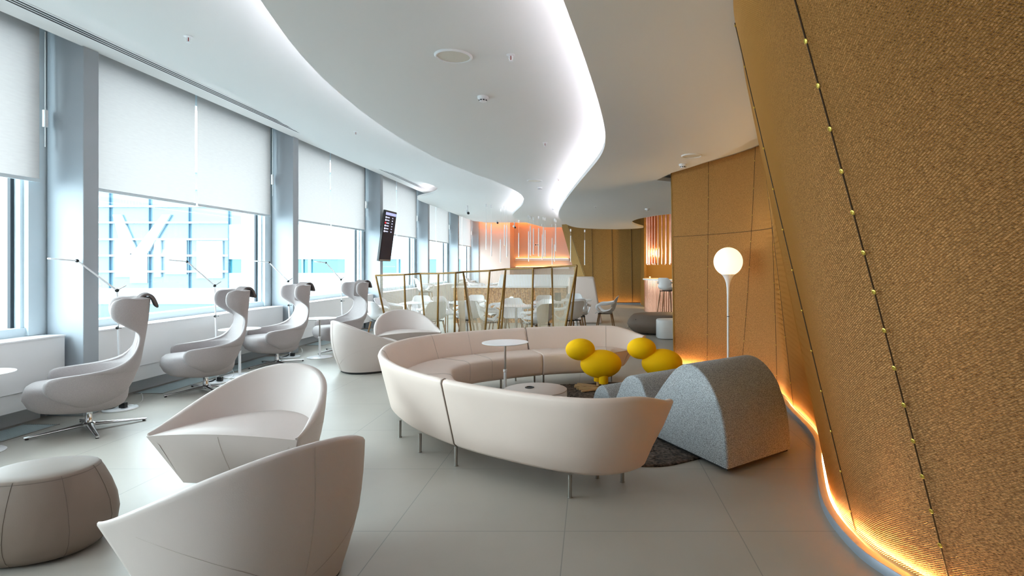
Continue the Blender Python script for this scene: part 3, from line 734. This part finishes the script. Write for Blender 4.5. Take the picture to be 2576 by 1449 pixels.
for lab, x, y in rl[1:]: dup(rp, (x, y, 0), 0, lab)

# ================================================================== SIDE TABLES
def side_table(label, x, y, h=.65, r=.255):
    t = thing('side_table', label, 'side table', (x, y, 0), 0, 'round white pole side tables')
    MB().lathe([(.001,h-.012),(r-.02,h-.012),(r,h-.006),(r,h),(.001,h+.001)], 56).build('table_top', 'white_gloss', t, angle=30)
    MB().cyl((0,0,.30), (0,0,h-.012), .0115, 14).build('inner_pole', 'steel', t)
    MB().cyl((0,0,.012), (0,0,.345), .0165, 14).build('pole', 'white_gloss', t)
    m = MB().cyl((0,-.016,.33), (0,-.045,.333), .005, 8); m.sphere((.0,-.045,.333), .011,.011,.011,10,8); m.cyl((0,0,.322),(0,0,.348),.021,14); m.build('height_clamp', 'white_gloss', t)
    MB().lathe([(.001,0),(.195,0),(.198,.006),(.19,.012),(.03,.018),(.001,.019)], 48).build('base', 'white_gloss', t)
    return t
st = [('white pole side table standing inside the curved sofa behind the low round table', -.955, 6.30),
      ('white pole side table between the second and third wing chairs', -4.86, 7.84),
      ('white pole side table between the third and the rearmost wing chair', -4.50, 9.40),
      ('white pole side table cut off at the picture edge, before the foremost wing chair', -5.02, 4.60)]
sp_ = side_table(*st[0]); sp_.location.z = .024
for lab, x, y in st[1:]: dup(sp_, (x, y, 0), 0, lab)

# ================================================================== RUG, LOW TABLE, BIRDS, WAVE SEAT, GLOBE LAMP
m = MB(); rows = []; nn = 120
for q, z in ((1.0,0.0),(1.0,.008),(.985,.016),(.93,.02),(.7,.02),(.4,.02),(.1,.02),(.001,.02)):
    rows.append([((1.46+.03*math.sin(7*a)+.02*math.sin(17*a+1))*q*math.cos(a), (1.52+.03*math.sin(5*a+2)+.02*math.sin(13*a))*q*math.sin(a), z - (random.uniform(0,.006) if .05 < q < .97 else 0)) for a in [2*math.pi*i/nn for i in range(nn)]])
rug = m.loft(rows, True, True, True).build('rug', 'rug', None, angle=180)
rug.location = (.22, 5.83, 0.001); tag(rug, 'dark brown shaggy round rug under the bird seats', 'rug')
# knotted yarn of the rug edge, tufts nobody could count
tf = MB()
for i in range(900):
    a = random.uniform(0, 2*math.pi); q = math.sqrt(random.uniform(.1, .96))
    x, y = 1.45*q*math.cos(a), 1.51*q*math.sin(a); gx, gy = x+.22, y+5.83
    if any(math.hypot(gx-p, gy-r_) < d for p, r_, d in ((-.535,5.42,.36),(.12,6.93,.45),(.875,7.0,.45),(-.955,6.30,.25))): continue
    ex, ey = gx-.99, gy-4.117; dt = -.47*.6-.883*.8; su = (ex*.6-ey*.8)/dt; sw = (-.47*ey-.883*ex)/dt
    if -.06 < su < 2.14 and -.05 < sw < .84: continue
    h = random.uniform(.012, .024); r = random.uniform(.012, .024); b = random.uniform(0, 3.14)
    vs = []
    for k in range(5): c = 2*math.pi*k/5+b; vs.append((x+r*math.cos(c), y+r*.7*math.sin(c), .012))
    vs.append((x, y, .012+h)); tf.add(vs, [(k, (k+1) % 5, 5) for k in range(5)])
o = tf.build('tufts', 'rug', rug, angle=180); o['kind'] = 'stuff'

t = thing('low_table', 'low round white table with a cable port, inside the curved sofa', 'coffee table', (-.535, 5.42, 0.024))
MB().lathe([(.001,0),(.29,0),(.305,.01),(.305,.30),(.30,.312),(.285,.318),(.001,.32)], 72).build('drum', 'white_gloss', t, angle=30)
MB().lathe([(.298,.322),(.304,.318),(.304,.312),(.298,.310)], 72).build('edge_ring', 'seam_light', t)
m = MB().lathe([(.001,.3205),(.045,.3205),(.045,.328),(.038,.331),(.03,.331),(.028,.326),(.001,.326)], 28, Matrix.Translation((-.06,.06,0)))
m.build('cable_port', 'black', t)

def bird(label, x, y):
    t = thing('bird_seat', label, 'stool', (x, y, 0.024), 0, 'yellow bird seats')
    MB().sphere((.0,0,.30), .252,.185,.172, 48, 26).build('body', 'yellow', t, angle=180)
    MB().sphere((-.252,-.01,.478), .180,.15,.132, 48, 26, ).build('head', 'yellow', t, angle=180)
    for (lx, ly) in ((-.03,.07),(.03,-.07)):
        MB().lathe([(.001,0),(.055,0),(.057,.004),(.055,.10),(.001,.11)], 28, Matrix.Translation((lx, ly, .075))).build('leg_stub', 'yellow', t)
        lg = MB().cyl((lx, ly, .02), (lx, ly, .085), .026, 18).build('leg', 'pine', t)
        for a in (150, 168, 186, 208, 15):
            ca, sa = math.cos(R(a)), math.sin(R(a)); l = .30 if a != 15 else .17
            mm = Matrix.Translation((lx, ly, .011)) @ Matrix.Rotation(R(a), 4, 'Z')
            MB().box(0.0, l, -.014, .014, -.011, .011, mm).build('toe', 'pine', lg, bevel=.004)
    return t
bp = bird('yellow bird-shaped seat with its wooden feet in view, beside the low round table', .12, 6.93)
dup(bp, (.875, 7.0, .024), R(-3), 'yellow bird-shaped seat whose lower half is hidden by the grey wave seat')

# grey felt seat shaped like a run of shrinking waves
t = thing('wave_seat', 'speckled grey felt seat of three shrinking humps at the curved wall', 'seat', (0.99, 4.117, 0.024))
u = Vector((-.47,.883,0)).normalized(); w = Vector((.80,.60,0)).normalized()
key = [(.0,.0),(.0,.06),(.012,.20),(.045,.36),(.105,.49),(.19,.60),(.30,.68),(.42,.715),(.54,.70),(.66,.63),(.80,.50),(.92,.37),(1.0,.305),(1.06,.335),(1.13,.43),(1.21,.472),(1.32,.476),(1.41,.445),(1.49,.38),(1.56,.27),(1.63,.18),(1.69,.17),(1.77,.24),(1.87,.278),(1.96,.25),(2.03,.18),(2.07,.09),(2.08,.0)]
prof = [(p.x, max(0, p.y)) for p in crom([(a, b) for a, b in [(k[0], k[1]) for k in key]], 4)] if False else None
pp = crom([(a, 0, b) for a, b in key[1:-1]], 4)
prof = [(0.0, 0.022)] + [(p.x, max(p.z, .03)) for p in pp] + [(2.08, .022)]
def section(d, sh):
    out = []
    cx, cz = 1.0, .2
    for s, z in prof:
        # pull in along the edge to round it
        nz = max(.022, z - sh); ns = s + (sh if s < .3 and z < .5 else 0)
        q = u*ns + w*d; out.append((q.x, q.y, nz))
    return out
rows = [section(d, sh) for d, sh in ((0,.016),(.003,.008),(.010,.002),(.02,0),(.40,0),(.76,0),(.775,.003),(.783,.01),(.785,.018))]
mb = MB(); nr = len(prof)
mb.loft(rows); 
# side faces as strips down to the ground
for rr, flip in ((rows[0], False), (rows[-1], True)):
    vs = list(rr) + [(p[0], p[1], .022) for p in rr]
    fs = [(i, i+1, nr+i+1, nr+i) for i in range(nr-1)]
    mb.add(vs, [tuple(reversed(f)) if flip else f for f in fs])
mb.build('cushion', 'felt', t, angle=70)
q0 = [u*0.02+w*.02, u*2.06+w*.02, u*2.06+w*.765, u*.02+w*.765]
MB().prism([(p.x, p.y) for p in q0], .0215 if False else .0, .022).build('base', 'black', t, smooth=False)

t = thing('globe_lamp', 'tall white floor lamp with a glowing globe before the gold mesh wall', 'floor lamp', (1.675, 6.93, 0))
MB().lathe([(.001,0),(.158,0),(.16,.008),(.14,.02),(.03,.03),(.014,.06),(.001,.06)], 40).build('base', 'white_gloss', t)
MB().lathe([(.0135,.05),(.0135,.9),(.0145,1.15),(.018,1.25),(.026,1.31),(.04,1.355),(.062,1.395),(.085,1.418),(.07,1.43),(.001,1.43)], 28).build('pole', 'white_gloss', t)
MB().cyl((0,0,.90),(0,0,.908),.0155,16).build('joint_ring', 'black', t)
MB().sphere((0,0,1.573), .175,.175,.175, 48, 28).build('lamp_shade', 'globe', t, angle=180)
# ================================================================== TV
def make_tv():
    t = thing('hanging_screen', 'tall dark flight information screen tilted on an arm at the third column', 'screen', (-4.985, 13.92, 2.24), 0)
    tilt = Matrix.Rotation(R(7.5), 4, 'Y') @ Matrix.Rotation(R(-3), 4, 'Z')
    mm = tilt
    hw, hh = .345, .62
    MB().box(-.055, 0, -hw, hw, -hh, hh, mm).build('housing', 'black', t, bevel=.006)
    MB().box(.0005, .003, -hw+.02, hw-.02, -hh+.05, hh-.03, mm).build('display', 'screen', t, smooth=False)
    MB().box(.0005, .004, -hw+.02, hw-.02, -hh+.012, -hh+.04, mm).build('lower_bezel', 'steel', t, smooth=False)
    m = MB().box(.0032, .0045, -hw+.04, hw-.03, hh-.115, hh-.045, mm); m.build('header_bar', 'screen_blue', t, smooth=False)
    for i in range(6):
        z = hh-.17-i*.068
        m = MB().box(.0032, .0045, -hw+.045, -hw+.115, z-.02, z+.02, mm)
        m.build('row_tag', 'screen_red' if i == 2 else 'screen_text', t, smooth=False)
        m = MB()
        for k in range(5): m.box(.0032, .0045, -hw+.135+k*.032, -hw+.135+k*.032+(.022 if k % 2 else .027), z-.012, z+.012, mm)
        for k in range(2): m.box(.0032, .0045, .10+k*.035, .10+k*.035+.025, z-.012, z+.012, mm)
        m.build('row_text', 'screen_text', t, smooth=False)
    m = MB(); m.box(-.15, -.055, -.06, .06, -.10, .10); m.box(-.155, -.125, -.12, .02, -.32, .25); m.build('wall_arm', 'black', t, bevel=.004)
make_tv()

# ================================================================== ROPE SCREEN
t = thing('rope_screen', 'zigzag screen of brass posts strung with cream ropes before the dining tables', 'room divider', (0, 0, 0))
def atd(px, py, d): return Vector(((px-CX)/F*d, d, EYE-(py-HY)/F*d))
TOPS = [(945,693,10.75),(1017,691,10.55),(1057,688,10.75),(1103,688,10.45),(1146,686,10.25),(1165,684,10.55),(1232,681,10.3),(1272,677,10.45),(1341,675,10.05),(1388,672,10.3),(1451,668,9.85)]
BOT = [(985,10.55),(1023,10.62),(1075,10.55),(1100,10.5),(1143,10.3),(1191,10.35),(1217,10.35),(1258,10.25),(1337,10.1),(1394,10.15),(1410,10.0)]
tops = [atd(*p) for p in TOPS]; bots = [Vector(((px-CX)/F*d, d, 0.0)) for px, d in BOT]
EXTRA = [(tops[7], Vector(((1246-CX)/F*10.1, 10.1, 0))), (tops[10], Vector(((1430-CX)/F*10.3, 10.3, 0))), (tops[5], Vector(((1200-CX)/F*10.7, 10.7, 0)))]
for a, b in list(zip(tops, bots)) + EXTRA:
    MB().tube([tuple(b), tuple(a+(a-b)*.003)], [.019,.017], 10).build('post', 'brass', t)
for i in range(len(tops)-1):
    a, b = tops[i], tops[i+1]
    MB().tube([tuple(a), tuple(b)], .017, 10).build('top_rail', 'brass', t)
    c, d = bots[i]+Vector((0,0,.05)), bots[i+1]+Vector((0,0,.05))
    MB().tube([tuple(c), tuple(d)], .011, 8).build('bottom_rail', 'brass', t)
    n = max(8, int((b-a).length/.020)); m = MB()
    dense = i in (4, 8)
    for k in range(n):
        f = (k+.5)/n; p = a.lerp(b, f); q = c.lerp(d, f if not dense else .35+.3*f)
        m.tube([tuple(p), tuple(q)], .0028 if not dense else .0036, 5)
        m.tube([tuple(p+Vector((0,0,.0))), tuple(p+Vector((0,-.024,-.02)))], .003, 4)
    ro = m.build('rope_strands', 'rope', t); ro['kind'] = 'stuff'

# ================================================================== DINING CHAIRS AND TABLES
def shell_chair(name, label, cat, x, y, rz, h, group):
    t = thing(name, label, cat, (x, y, 0), rz, group)
    rows = []
    # side profile: front lip, seat, bend, back
    prof = [(.225,-.02,.20,0.0),(.20,.012,.215,.004),(.12,.006,.225,.012),(.02,-.004,.228,.022),(-.08,-.006,.228,.035),(-.15,.012,.226,.05),(-.20,.055,.222,.06),(-.228,.12,.218,.062),(-.245,.20,.212,.05),(-.262,.27,.205,.035),(-.28,.33,.192,.02),(-.293,.365,.165,.01),(-.298,.375,.12,.004)]
    for yy, z, w, cup in prof:
        up = 1 if z < .1 and yy > -.21 else 0
        r = []
        for q in [-1+2*i/12 for i in range(13)]:
            lift = cup*q*q*(1.6 if up else 0); fwd = cup*q*q*(1.9 if not up else .3)
            r.append((w*q, yy+fwd, z+lift+h))
        rows.append(r)
    MB().loft(rows).build('shell', 'white_gloss', t, angle=180, solid=.012, sub=1)
    for s in (-1, 1):
        pts = crom([(s*.20,-.222,.245+h),(s*.245,-.15,.225+h),(s*.282,-.03,.205+h),(s*.295,.09,.20+h),(s*.285,.165,.17+h),(s*.262,.165,.10+h),(s*.235,.10,.04+h),(s*.205,.03,.012+h)], 4)
        MB().tube([tuple(p) for p in pts], [.022]*len(pts), 8, (.42, 1.25)).build('armrest', 'white_gloss', t)
    m = MB(); m.tube([(-.17,.15,h-.02),(.17,.15,h-.02)], .011, 8); m.tube([(-.17,-.14,h-.02),(.17,-.14,h-.02)], .011, 8); m.tube([(-.14,.15,h-.02),(-.14,-.14,h-.02)], .009, 8); m.tube([(.14,.15,h-.02),(.14,-.14,h-.02)], .009, 8)
    m.build('under_frame', 'black', t)
    for sx in (-1, 1):
        for sy, yo in ((1, .14), (-1, -.13)):
            MB().tube([(sx*.15, yo, h-.02), (sx*(.215+.02*(h > .5)), yo+sy*.075, 0)], [.0165, .0115], 10).build('leg', 'walnut', t)
    return t
TABLES = [(-3.62,11.95,'white dining table nearest the window cabinets'),(-2.68,12.25,'white dining table second from the windows, behind the rope screen'),(-1.46,11.05,'white dining table closest to the sofa, behind the middle of the rope screen'),
          (-.92,12.15,'white dining table behind the last two posts of the rope screen'),(-.33,12.98,'white dining table at the open end of the rope screen')]
def dining_table(x, y, lab):
    t = thing('dining_table', lab, 'table', (x, y, 0), 0, 'white dining tables')
    MB().loft([[(px, py, z) for px, py in superell(a, a, 40, 7)] for a, z in ((.33,.722),(.345,.728),(.345,.738),(.34,.742))], True, True, True).build('table_top', 'white_gloss', t, angle=30)
    MB().cyl((0,0,.02),(0,0,.722),.026,16).build('column', 'chrome', t)
    for k in range(4):
        a = R(90*k+45); MB().tube([(0,0,.028),(.27*math.cos(a),.27*math.sin(a),.014)], [.022,.014], 10, (1,.6)).build('foot', 'steel', t)
    return t
tp = dining_table(*TABLES[0])
for x, y, lab in TABLES[1:]: dup(tp, (x, y, 0), 0, lab)
CH = [(-4.12,11.15,0,'white shell dining chair standing clear of the rope screen, by the third column'),
      (-4.32,12.15,0,'white shell dining chair backed against the window cabinet'),
      (-3.85,12.85,0,'white shell dining chair at the far side of the table nearest the windows'),
      (-3.22,12.62,1,'white shell dining chair between the two tables nearest the windows'),
      (-3.12,11.2,0,'white shell dining chair, back turned, between third and fourth posts of the rope screen'),
      (-2.47,11.42,1,'white shell dining chair, back turned, behind the sixth post of the rope screen'),
      (-2.70,13.12,1,'white shell dining chair facing out at the far side of the second table'),
      (-2.02,12.5,1,'white shell dining chair at the wall-side end of the second table'),
      (-1.93,10.92,2,'white shell dining chair on the window side of the table closest to the sofa'),
      (-1.62,11.86,2,'white shell dining chair facing out beyond the table closest to the sofa'),
      (-1.08,11.5,2,'white shell dining chair on the counter side of the table closest to the sofa'),
      (-.98,10.52,2,'white shell dining chair right behind the ropes, with its arm hole showing'),
      (-1.05,13.0,3,'white shell dining chair facing out before the black panel of the counter'),
      (-.42,11.34,3,'white shell dining chair crossed by the last slanted posts of the rope screen'),
      (-.30,12.18,4,'white shell dining chair with its round back shown clear of the rope screen'),
      (-.40,13.75,4,'white shell dining chair behind the table at the open end of the rope screen'),
      (.33,12.9,4,'white shell dining chair in side view, farthest out into the open floor')]
cp_ = None
for x, y, ti, lab in CH:
    tx, ty = TABLES[ti][0], TABLES[ti][1]; rz = math.atan2(ty-y, tx-x)-math.pi/2
    if cp_ is None: cp_ = shell_chair('dining_chair', lab, 'chair', x, y, rz, .455, 'white dining chairs')
    else: dup(cp_, (x, y, 0), rz, lab)
# raised counter with bar stools
t = thing('buffet_counter', 'long wood chip fronted counter with white top and white end pier', 'counter', (-1.9, 15.2, 0))
MB().box(-1.75, 1.25, -.18, .35, 0, .93).build('front_panel', 'osb', t, smooth=False)
MB().box(-1.78, 1.25, -.24, .40, .932, .965).build('counter_top', 'white_gloss', t, bevel=.004)
m = MB(); m.add([(-.62,.05,.967),(1.45,.05,.967),(1.45,.30,.967),(-.62,.30,.967),(-.55,.12,1.275),(1.45,.12,1.275),(1.45,.28,1.275),(-.55,.28,1.275)], [(0,3,2,1),(4,5,6,7),(0,1,5,4),(1,2,6,5),(2,3,7,6),(3,0,4,7)])
m.build('upstand', 'white', t, bevel=.01)
m = MB(); m.add([(1.27,-.35,0),(2.2,-.35,0),(2.2,.5,0),(1.27,.5,0),(1.30,-.15,1.22),(1.98,-.15,1.22),(1.98,.35,1.22),(1.30,.35,1.22)], [(0,3,2,1),(4,5,6,7),(0,1,5,4),(1,2,6,5),(2,3,7,6),(3,0,4,7)])
m.build('end_pier', 'pier', t, bevel=.05)
MB().box(.93, 1.10, -.186, -.178, .42, .80).build('black_panel', 'black', t, smooth=False)
BS = [(-4.75,16.25,R(-60),'white bar stool closest to the windows, beyond the counter'),(-3.30,16.35,R(-90),'white bar stool before the last window column, turned to the counter'),(-2.80,16.2,R(100),'white bar stool beside the end of the white counter screen')]
bsp = None
for x, y, rz, lab in BS:
    if bsp is None: bsp = shell_chair('bar_stool', lab, 'bar stool', x, y, rz, .78, 'white bar stools')
    else: dup(bsp, (x, y, 0), rz, lab)
t = thing('high_table', 'small white high table between the bar stools beyond the counter', 'table', (-3.95, 16.3, 0))
MB().lathe([(.001,.99),(.30,.99),(.31,1.0),(.30,1.01),(.001,1.01)], 32).build('table_top', 'white_gloss', t, angle=30)
MB().cyl((0,0,.01),(0,0,.99),.025).build('column', 'chrome', t)
MB().lathe([(.001,0),(.2,0),(.2,.01),(.001,.012)], 32).build('base', 'steel', t)

# ================================================================== PENDANTS
PD = [(1223,513,560,627,3.45),(1236,515,563,645,3.45),(1259,524,602,660,3.45),(1269,517,566,617,3.45),(1275,520,566,646,3.45),(1305,553,586,646,3.15),(1330,541,582,657,3.15),(1334.5,543,568,642,3.15),(1342,546,575,639,3.15),(1355,543,574,644,3.15),(1364,563,590,653,3.15),(1367,545,571,646,3.15),(1371.5,547,579,646,3.15),(1389,563,599,665,3.15),(1395,549,615,657,3.15),(1398,552,563,631,3.15),(1435.5,575,593,658,2.85),(1471,577,604,666,2.85)]
CAPS = {0:'over the dining tables'}
pp0 = None
for i, (px, yc, ya, yb, zc) in enumerate(PD):
    d = (zc-EYE)*F/(HY-yc-1); x = (px-CX)/F*d
    l = (yb-ya)/F*d; zt = EYE-(ya-HY)/F*d
    where = 'of those near the windows' if i < 5 else ('of those under the middle ceiling wave' if i < 16 else 'before the brown wall')
    k = i if i < 5 else (i-5 if i < 16 else i-16)
    lab = ('thin white pendant tube, %s from the window side %s' % (ORD[k], where))
    t = thing('pendant_lamp', lab, 'pendant lamp', (x, d, zc), 0, 'thin white pendant tubes')
    MB().cyl((0,0,-.09),(0,0,0.0),.026,12).build('canopy', 'white_gloss', t)
    MB().cyl((0,0,zt-zc),(0,0,-.09),.003,6).build('cord', 'white', t)
    MB().cyl((0,0,zt-l-zc),(0,0,zt-zc),.017,12).build('lamp_tube', 'white_gloss', t)
    MB().sphere((0,0,zt-l-zc-.004),.015,.015,.012,10,6).build('bulb', 'globe', t)

# ================================================================== CEILING DEVICES
def speaker(px, py, z, r, lab):
    x, d, z = at_ceiling(px, py, z); t = thing('ceiling_speaker', lab, 'speaker', (x, d, z), 0, 'round ceiling speakers')
    MB().lathe([(r*.86,-.001),(r*.86,-.012),(r*.93,-.014),(r,-.006),(r,0)], 48).build('rim', 'white', t)
    MB().lathe([(.001,-.009),(r*.86,-.007),(r*.86,-.001)], 40).build('grille', 'speaker', t)
speaker(1141,140,3.15,.145,'round ceiling speaker nearest the camera, in the middle ceiling wave'); speaker(1345,454,3.15,.15,'small looking round ceiling speaker farther along the middle ceiling wave'); speaker(1740,391,2.85,.125,'round ceiling speaker close to the gold mesh wall')
def detector(px, py, z, lab):
    x, d, z = at_ceiling(px, py, z); t = thing('smoke_detector', lab, 'smoke detector', (x, d, z), 0, 'ceiling smoke detectors')
    MB().lathe([(.001,-.05),(.03,-.05),(.034,-.046),(.036,-.03),(.05,-.022),(.053,-.016),(.053,0),(.001,0)], 28).build('housing', 'white_gloss', t)
    m = MB()
    for a in (-70, -20, -110, -160): m.box(.034,.0395,-.008,.008,-.043,-.033, Matrix.Rotation(R(a), 4, 'Z'))
    m.build('vents', 'black', t, smooth=False)
for a in ((1215,243,3.15,'white smoke detector nearest the camera, in the middle ceiling wave'),(1358,471,3.15,'white smoke detector beyond the small round speaker of the middle ceiling wave'),(1718,413,2.85,'white smoke detector above the gold mesh wall'),(1628,525,2.85,'white smoke detector before the copper tubes'),(1393,524,3.15,'white smoke detector just above the pendant tubes')): detector(*a)
def sprinkler(px, py, z, lab):
    x, d, z = at_ceiling(px, py, z); t = thing('sprinkler', lab, 'sprinkler', (x, d, z), 0, 'ceiling sprinklers')
    MB().lathe([(.001,-.008),(.024,-.008),(.034,-.003),(.034,0),(.001,0)], 24).build('escutcheon', 'white_gloss', t)
    m = MB(); m.tube([(.012,0,-.006),(.014,0,-.03),(.004,0,-.044)], .0035, 6); m.tube([(-.012,0,-.006),(-.014,0,-.03),(-.004,0,-.044)], .0035, 6); m.lathe([(.001,-.050),(.016,-.050),(.016,-.046),(.001,-.044)], 14)
    m.build('head', 'white', t)
    MB().cyl((0,0,-.04),(0,0,-.008),.0035,8).build('bulb', 'sprinkler_bulb', t)
for a in ((474,92,3.45,'ceiling sprinkler nearest the windows, close to the long air diffuser'),(895,331,3.45,'ceiling sprinkler farther along the window side ceiling wave'),(1285,138,3.15,'ceiling sprinkler beside the nearest round speaker'),(1371,359,3.15,'ceiling sprinkler halfway along the middle ceiling wave'),(1405,450,3.15,'ceiling sprinkler next to the glowing edge, past the small speaker'),(1868,384,2.955,'ceiling sprinkler in the shaded ceiling over the gold mesh wall'),(1498,519,2.85,'ceiling sprinkler far along the lowest ceiling wave')): sprinkler(*a)
def camera_dev(px, py, z, lab, drop):
    x, d, z = at_ceiling(px, py, z); t = thing('security_camera', lab, 'camera', (x, d, z), 0, 'security cameras')
    MB().cyl((0,0,-drop),(0,0,0),.022,12).build('mount', 'white_gloss', t)
    MB().tube([(-.05,.06,-drop+.02),(.03,-.06,-drop-.04)], .042, 14).build('housing', 'white_gloss', t)
    MB().sphere((.045,-.085,-drop-.055),.043,.043,.043,16,10).build('lens', 'black', t)
camera_dev(1176,517,3.45,'white security camera on the ceiling by the farther windows',.20)
camera_dev(1250,556,3.45,'white security camera above the orange lit wall, closer to the windows',.04); camera_dev(1294,557,3.45,'white security camera hanging before the recess of the orange lit wall',.22)
t = thing('wall_socket_unit', 'small pair of dark wall devices in the middle of the peach wall', 'wall device', ((1351-CX)/F*27.4, 27.38, EYE-(616-HY)/F*27.4))
MB().box(-.11,.11,-.03,.02,-.06,.06).build('plate', 'white', t, bevel=.004)
for s in (-.055,.055): MB().sphere((s,-.035,0),.035,.02,.035,12,8).build('lens', 'black', t)

# ================================================================== BAR CORNER
t = thing('copper_bar', 'rounded bar counter clad in shiny copper flutes with a white top', 'bar counter', (3.35, 18.9, 0))
fl = MB(); rows = []; pts = []
for i in range(0, 181):
    a = R(150 + 120*i/180); r = 1.55 + .018*abs(math.sin(i*math.pi/4.5)); pts.append((r*math.cos(a), r*math.sin(a)))
fl.loft([[(x, y, z) for x, y in pts] for z in (0.0, 1.04)]); fl.build('fluted_front', 'copper', t, angle=180)
MB().prism([(1.62*math.cos(R(150+120*i/40)), 1.62*math.sin(R(150+120*i/40))) for i in range(41)] + [(1.05*math.cos(R(270-120*i/40)), 1.05*math.sin(R(270-120*i/40))) for i in range(41)], 1.042, 1.085).build('counter_top', 'white_gloss', t, bevel=.005)
MB().box(-1.35, -1.30, .6, .64, 1.09, 1.14).build('lamp_foot', 'white', t)
t = thing('copper_tube_curtain', 'cluster of copper tubes hanging from the ceiling over the bar', 'chandelier', (3.35, 18.9, 3.75))
k = 0
for i in range(64):
    a = R(140 + 136*i/63); r = 1.44 + .05*((i*7) % 3-1); zb = -2.16 - .05*((i*5) % 4)/3
    MB().cyl((r*math.cos(a), r*math.sin(a), zb), (r*math.cos(a), r*math.sin(a), 0), .021, 10).build('copper_tube', 'copper', t)
t = thing('bar_lamp', 'warm glowing globe lamp over the copper bar', 'lamp', (2.62, 18.75, 0))
for z, nm in ((1.9, 'upper'), (1.45, 'lower')): pass
bpy.data.objects.remove(t)
for i, z in enumerate((1.95, .75)):
    l = bpy.data.lights.new('bar_light', 'POINT'); l.energy = 55; l.color = (1, .62, .22); l.shadow_soft_size = .12
    o = bpy.data.objects.new('bar_light', l); COL.objects.link(o); o.location = (2.95, 19.0 if i == 0 else 17.0, z)
bpy.data.objects.remove(o)
t = thing('big_pouf', 'wide grey-brown leather pouf beyond the sofa end', 'pouf', (1.62, 12.85, 0))
pe2 = superell(1, 1, 56, 2.3)
MB().loft([[(x*.80*q, y*.62*q, z) for x, y in pe2] for q, z in ((.70,.02),(.84,.04),(.95,.12),(1.0,.2),(.98,.28),(.90,.37),(.82,.42),(.7,.435),(.4,.445),(.01,.448))], True, True, True).build('cushion', 'taupe', t, angle=60)
for i in range(7):
    a = R(186+i*5); MB().sphere((.80*.985*math.cos(a)*1.0, .62*.985*math.sin(a), .12+i*.035),.008,.008,.008,8,6).build('stud', 'black', t)
MB().lathe([(.001,0),(.45,0),(.45,.02),(.001,.02)], 32, sx=1.1, sy=.8).build('base', 'black', t)
t = thing('drum_stool', 'white drum stool beside the wide grey-brown pouf', 'stool', (1.64, 11.9, 0))
MB().loft([[(x*.27*q, y*.27*q, z) for x, y in superell(1,1,48,3)] for q, z in ((.95,.012),(1.0,.03),(1.0,.36),(.98,.385),(.93,.395),(.5,.4),(.01,.4))], True, True, True).build('drum', 'white', t, angle=40)
MB().lathe([(.001,0),(.22,0),(.22,.014),(.001,.014)], 32).build('base', 'black', t)
dup(bsp, (2.27, 17.0, 0), R(-30), 'white bar stool at the copper bar, mostly cut off by the gold mesh wall')

# ================================================================== CAMERA, SKY, RENDER LOOK
cam = bpy.data.cameras.new('camera'); cam.sensor_fit = 'HORIZONTAL'; cam.sensor_width = 36.0
cam.lens = F/2576*36.0
cam.shift_x = -(CX-1288.0)/2576.0
cam.shift_y = (HY-724.5)/2576.0
cam.clip_end = 300; cam.clip_start = .05
co = bpy.data.objects.new('camera', cam); COL.objects.link(co); co.location = (0, 0, EYE); co.rotation_euler = (R(90), 0, 0); SC.camera = co

w = bpy.data.worlds.new('sky'); SC.world = w; w.use_nodes = True
bg = w.node_tree.nodes['Background']; bg.inputs[0].default_value = (0.82, 0.955, 1.0, 1); bg.inputs[1].default_value = 4.6
al = bpy.data.lights.new('window_portal', 'AREA'); al.shape = 'RECTANGLE'; al.size = 2.7; al.size_y = 32
ao = bpy.data.objects.new('window_portal', al); COL.objects.link(ao); ao.location = (-5.78, 10.5, 2.2); ao.rotation_euler = (0, R(-90), 0)
al.cycles.is_portal = True

vs = SC.view_settings; vs.view_transform = 'Standard'; vs.look = 'None'; vs.gamma = 1.0; vs.use_curve_mapping = False; vs.exposure = 1.6
cy = SC.cycles
cy.max_bounces = 9; cy.diffuse_bounces = 6; cy.glossy_bounces = 4; cy.transmission_bounces = 6; cy.transparent_max_bounces = 12
cy.sample_clamp_indirect = 6.0; cy.caustics_reflective = False; cy.caustics_refractive = False
cy.use_denoising = True
try: cy.denoiser = 'OPENIMAGEDENOISE'
except Exception: pass
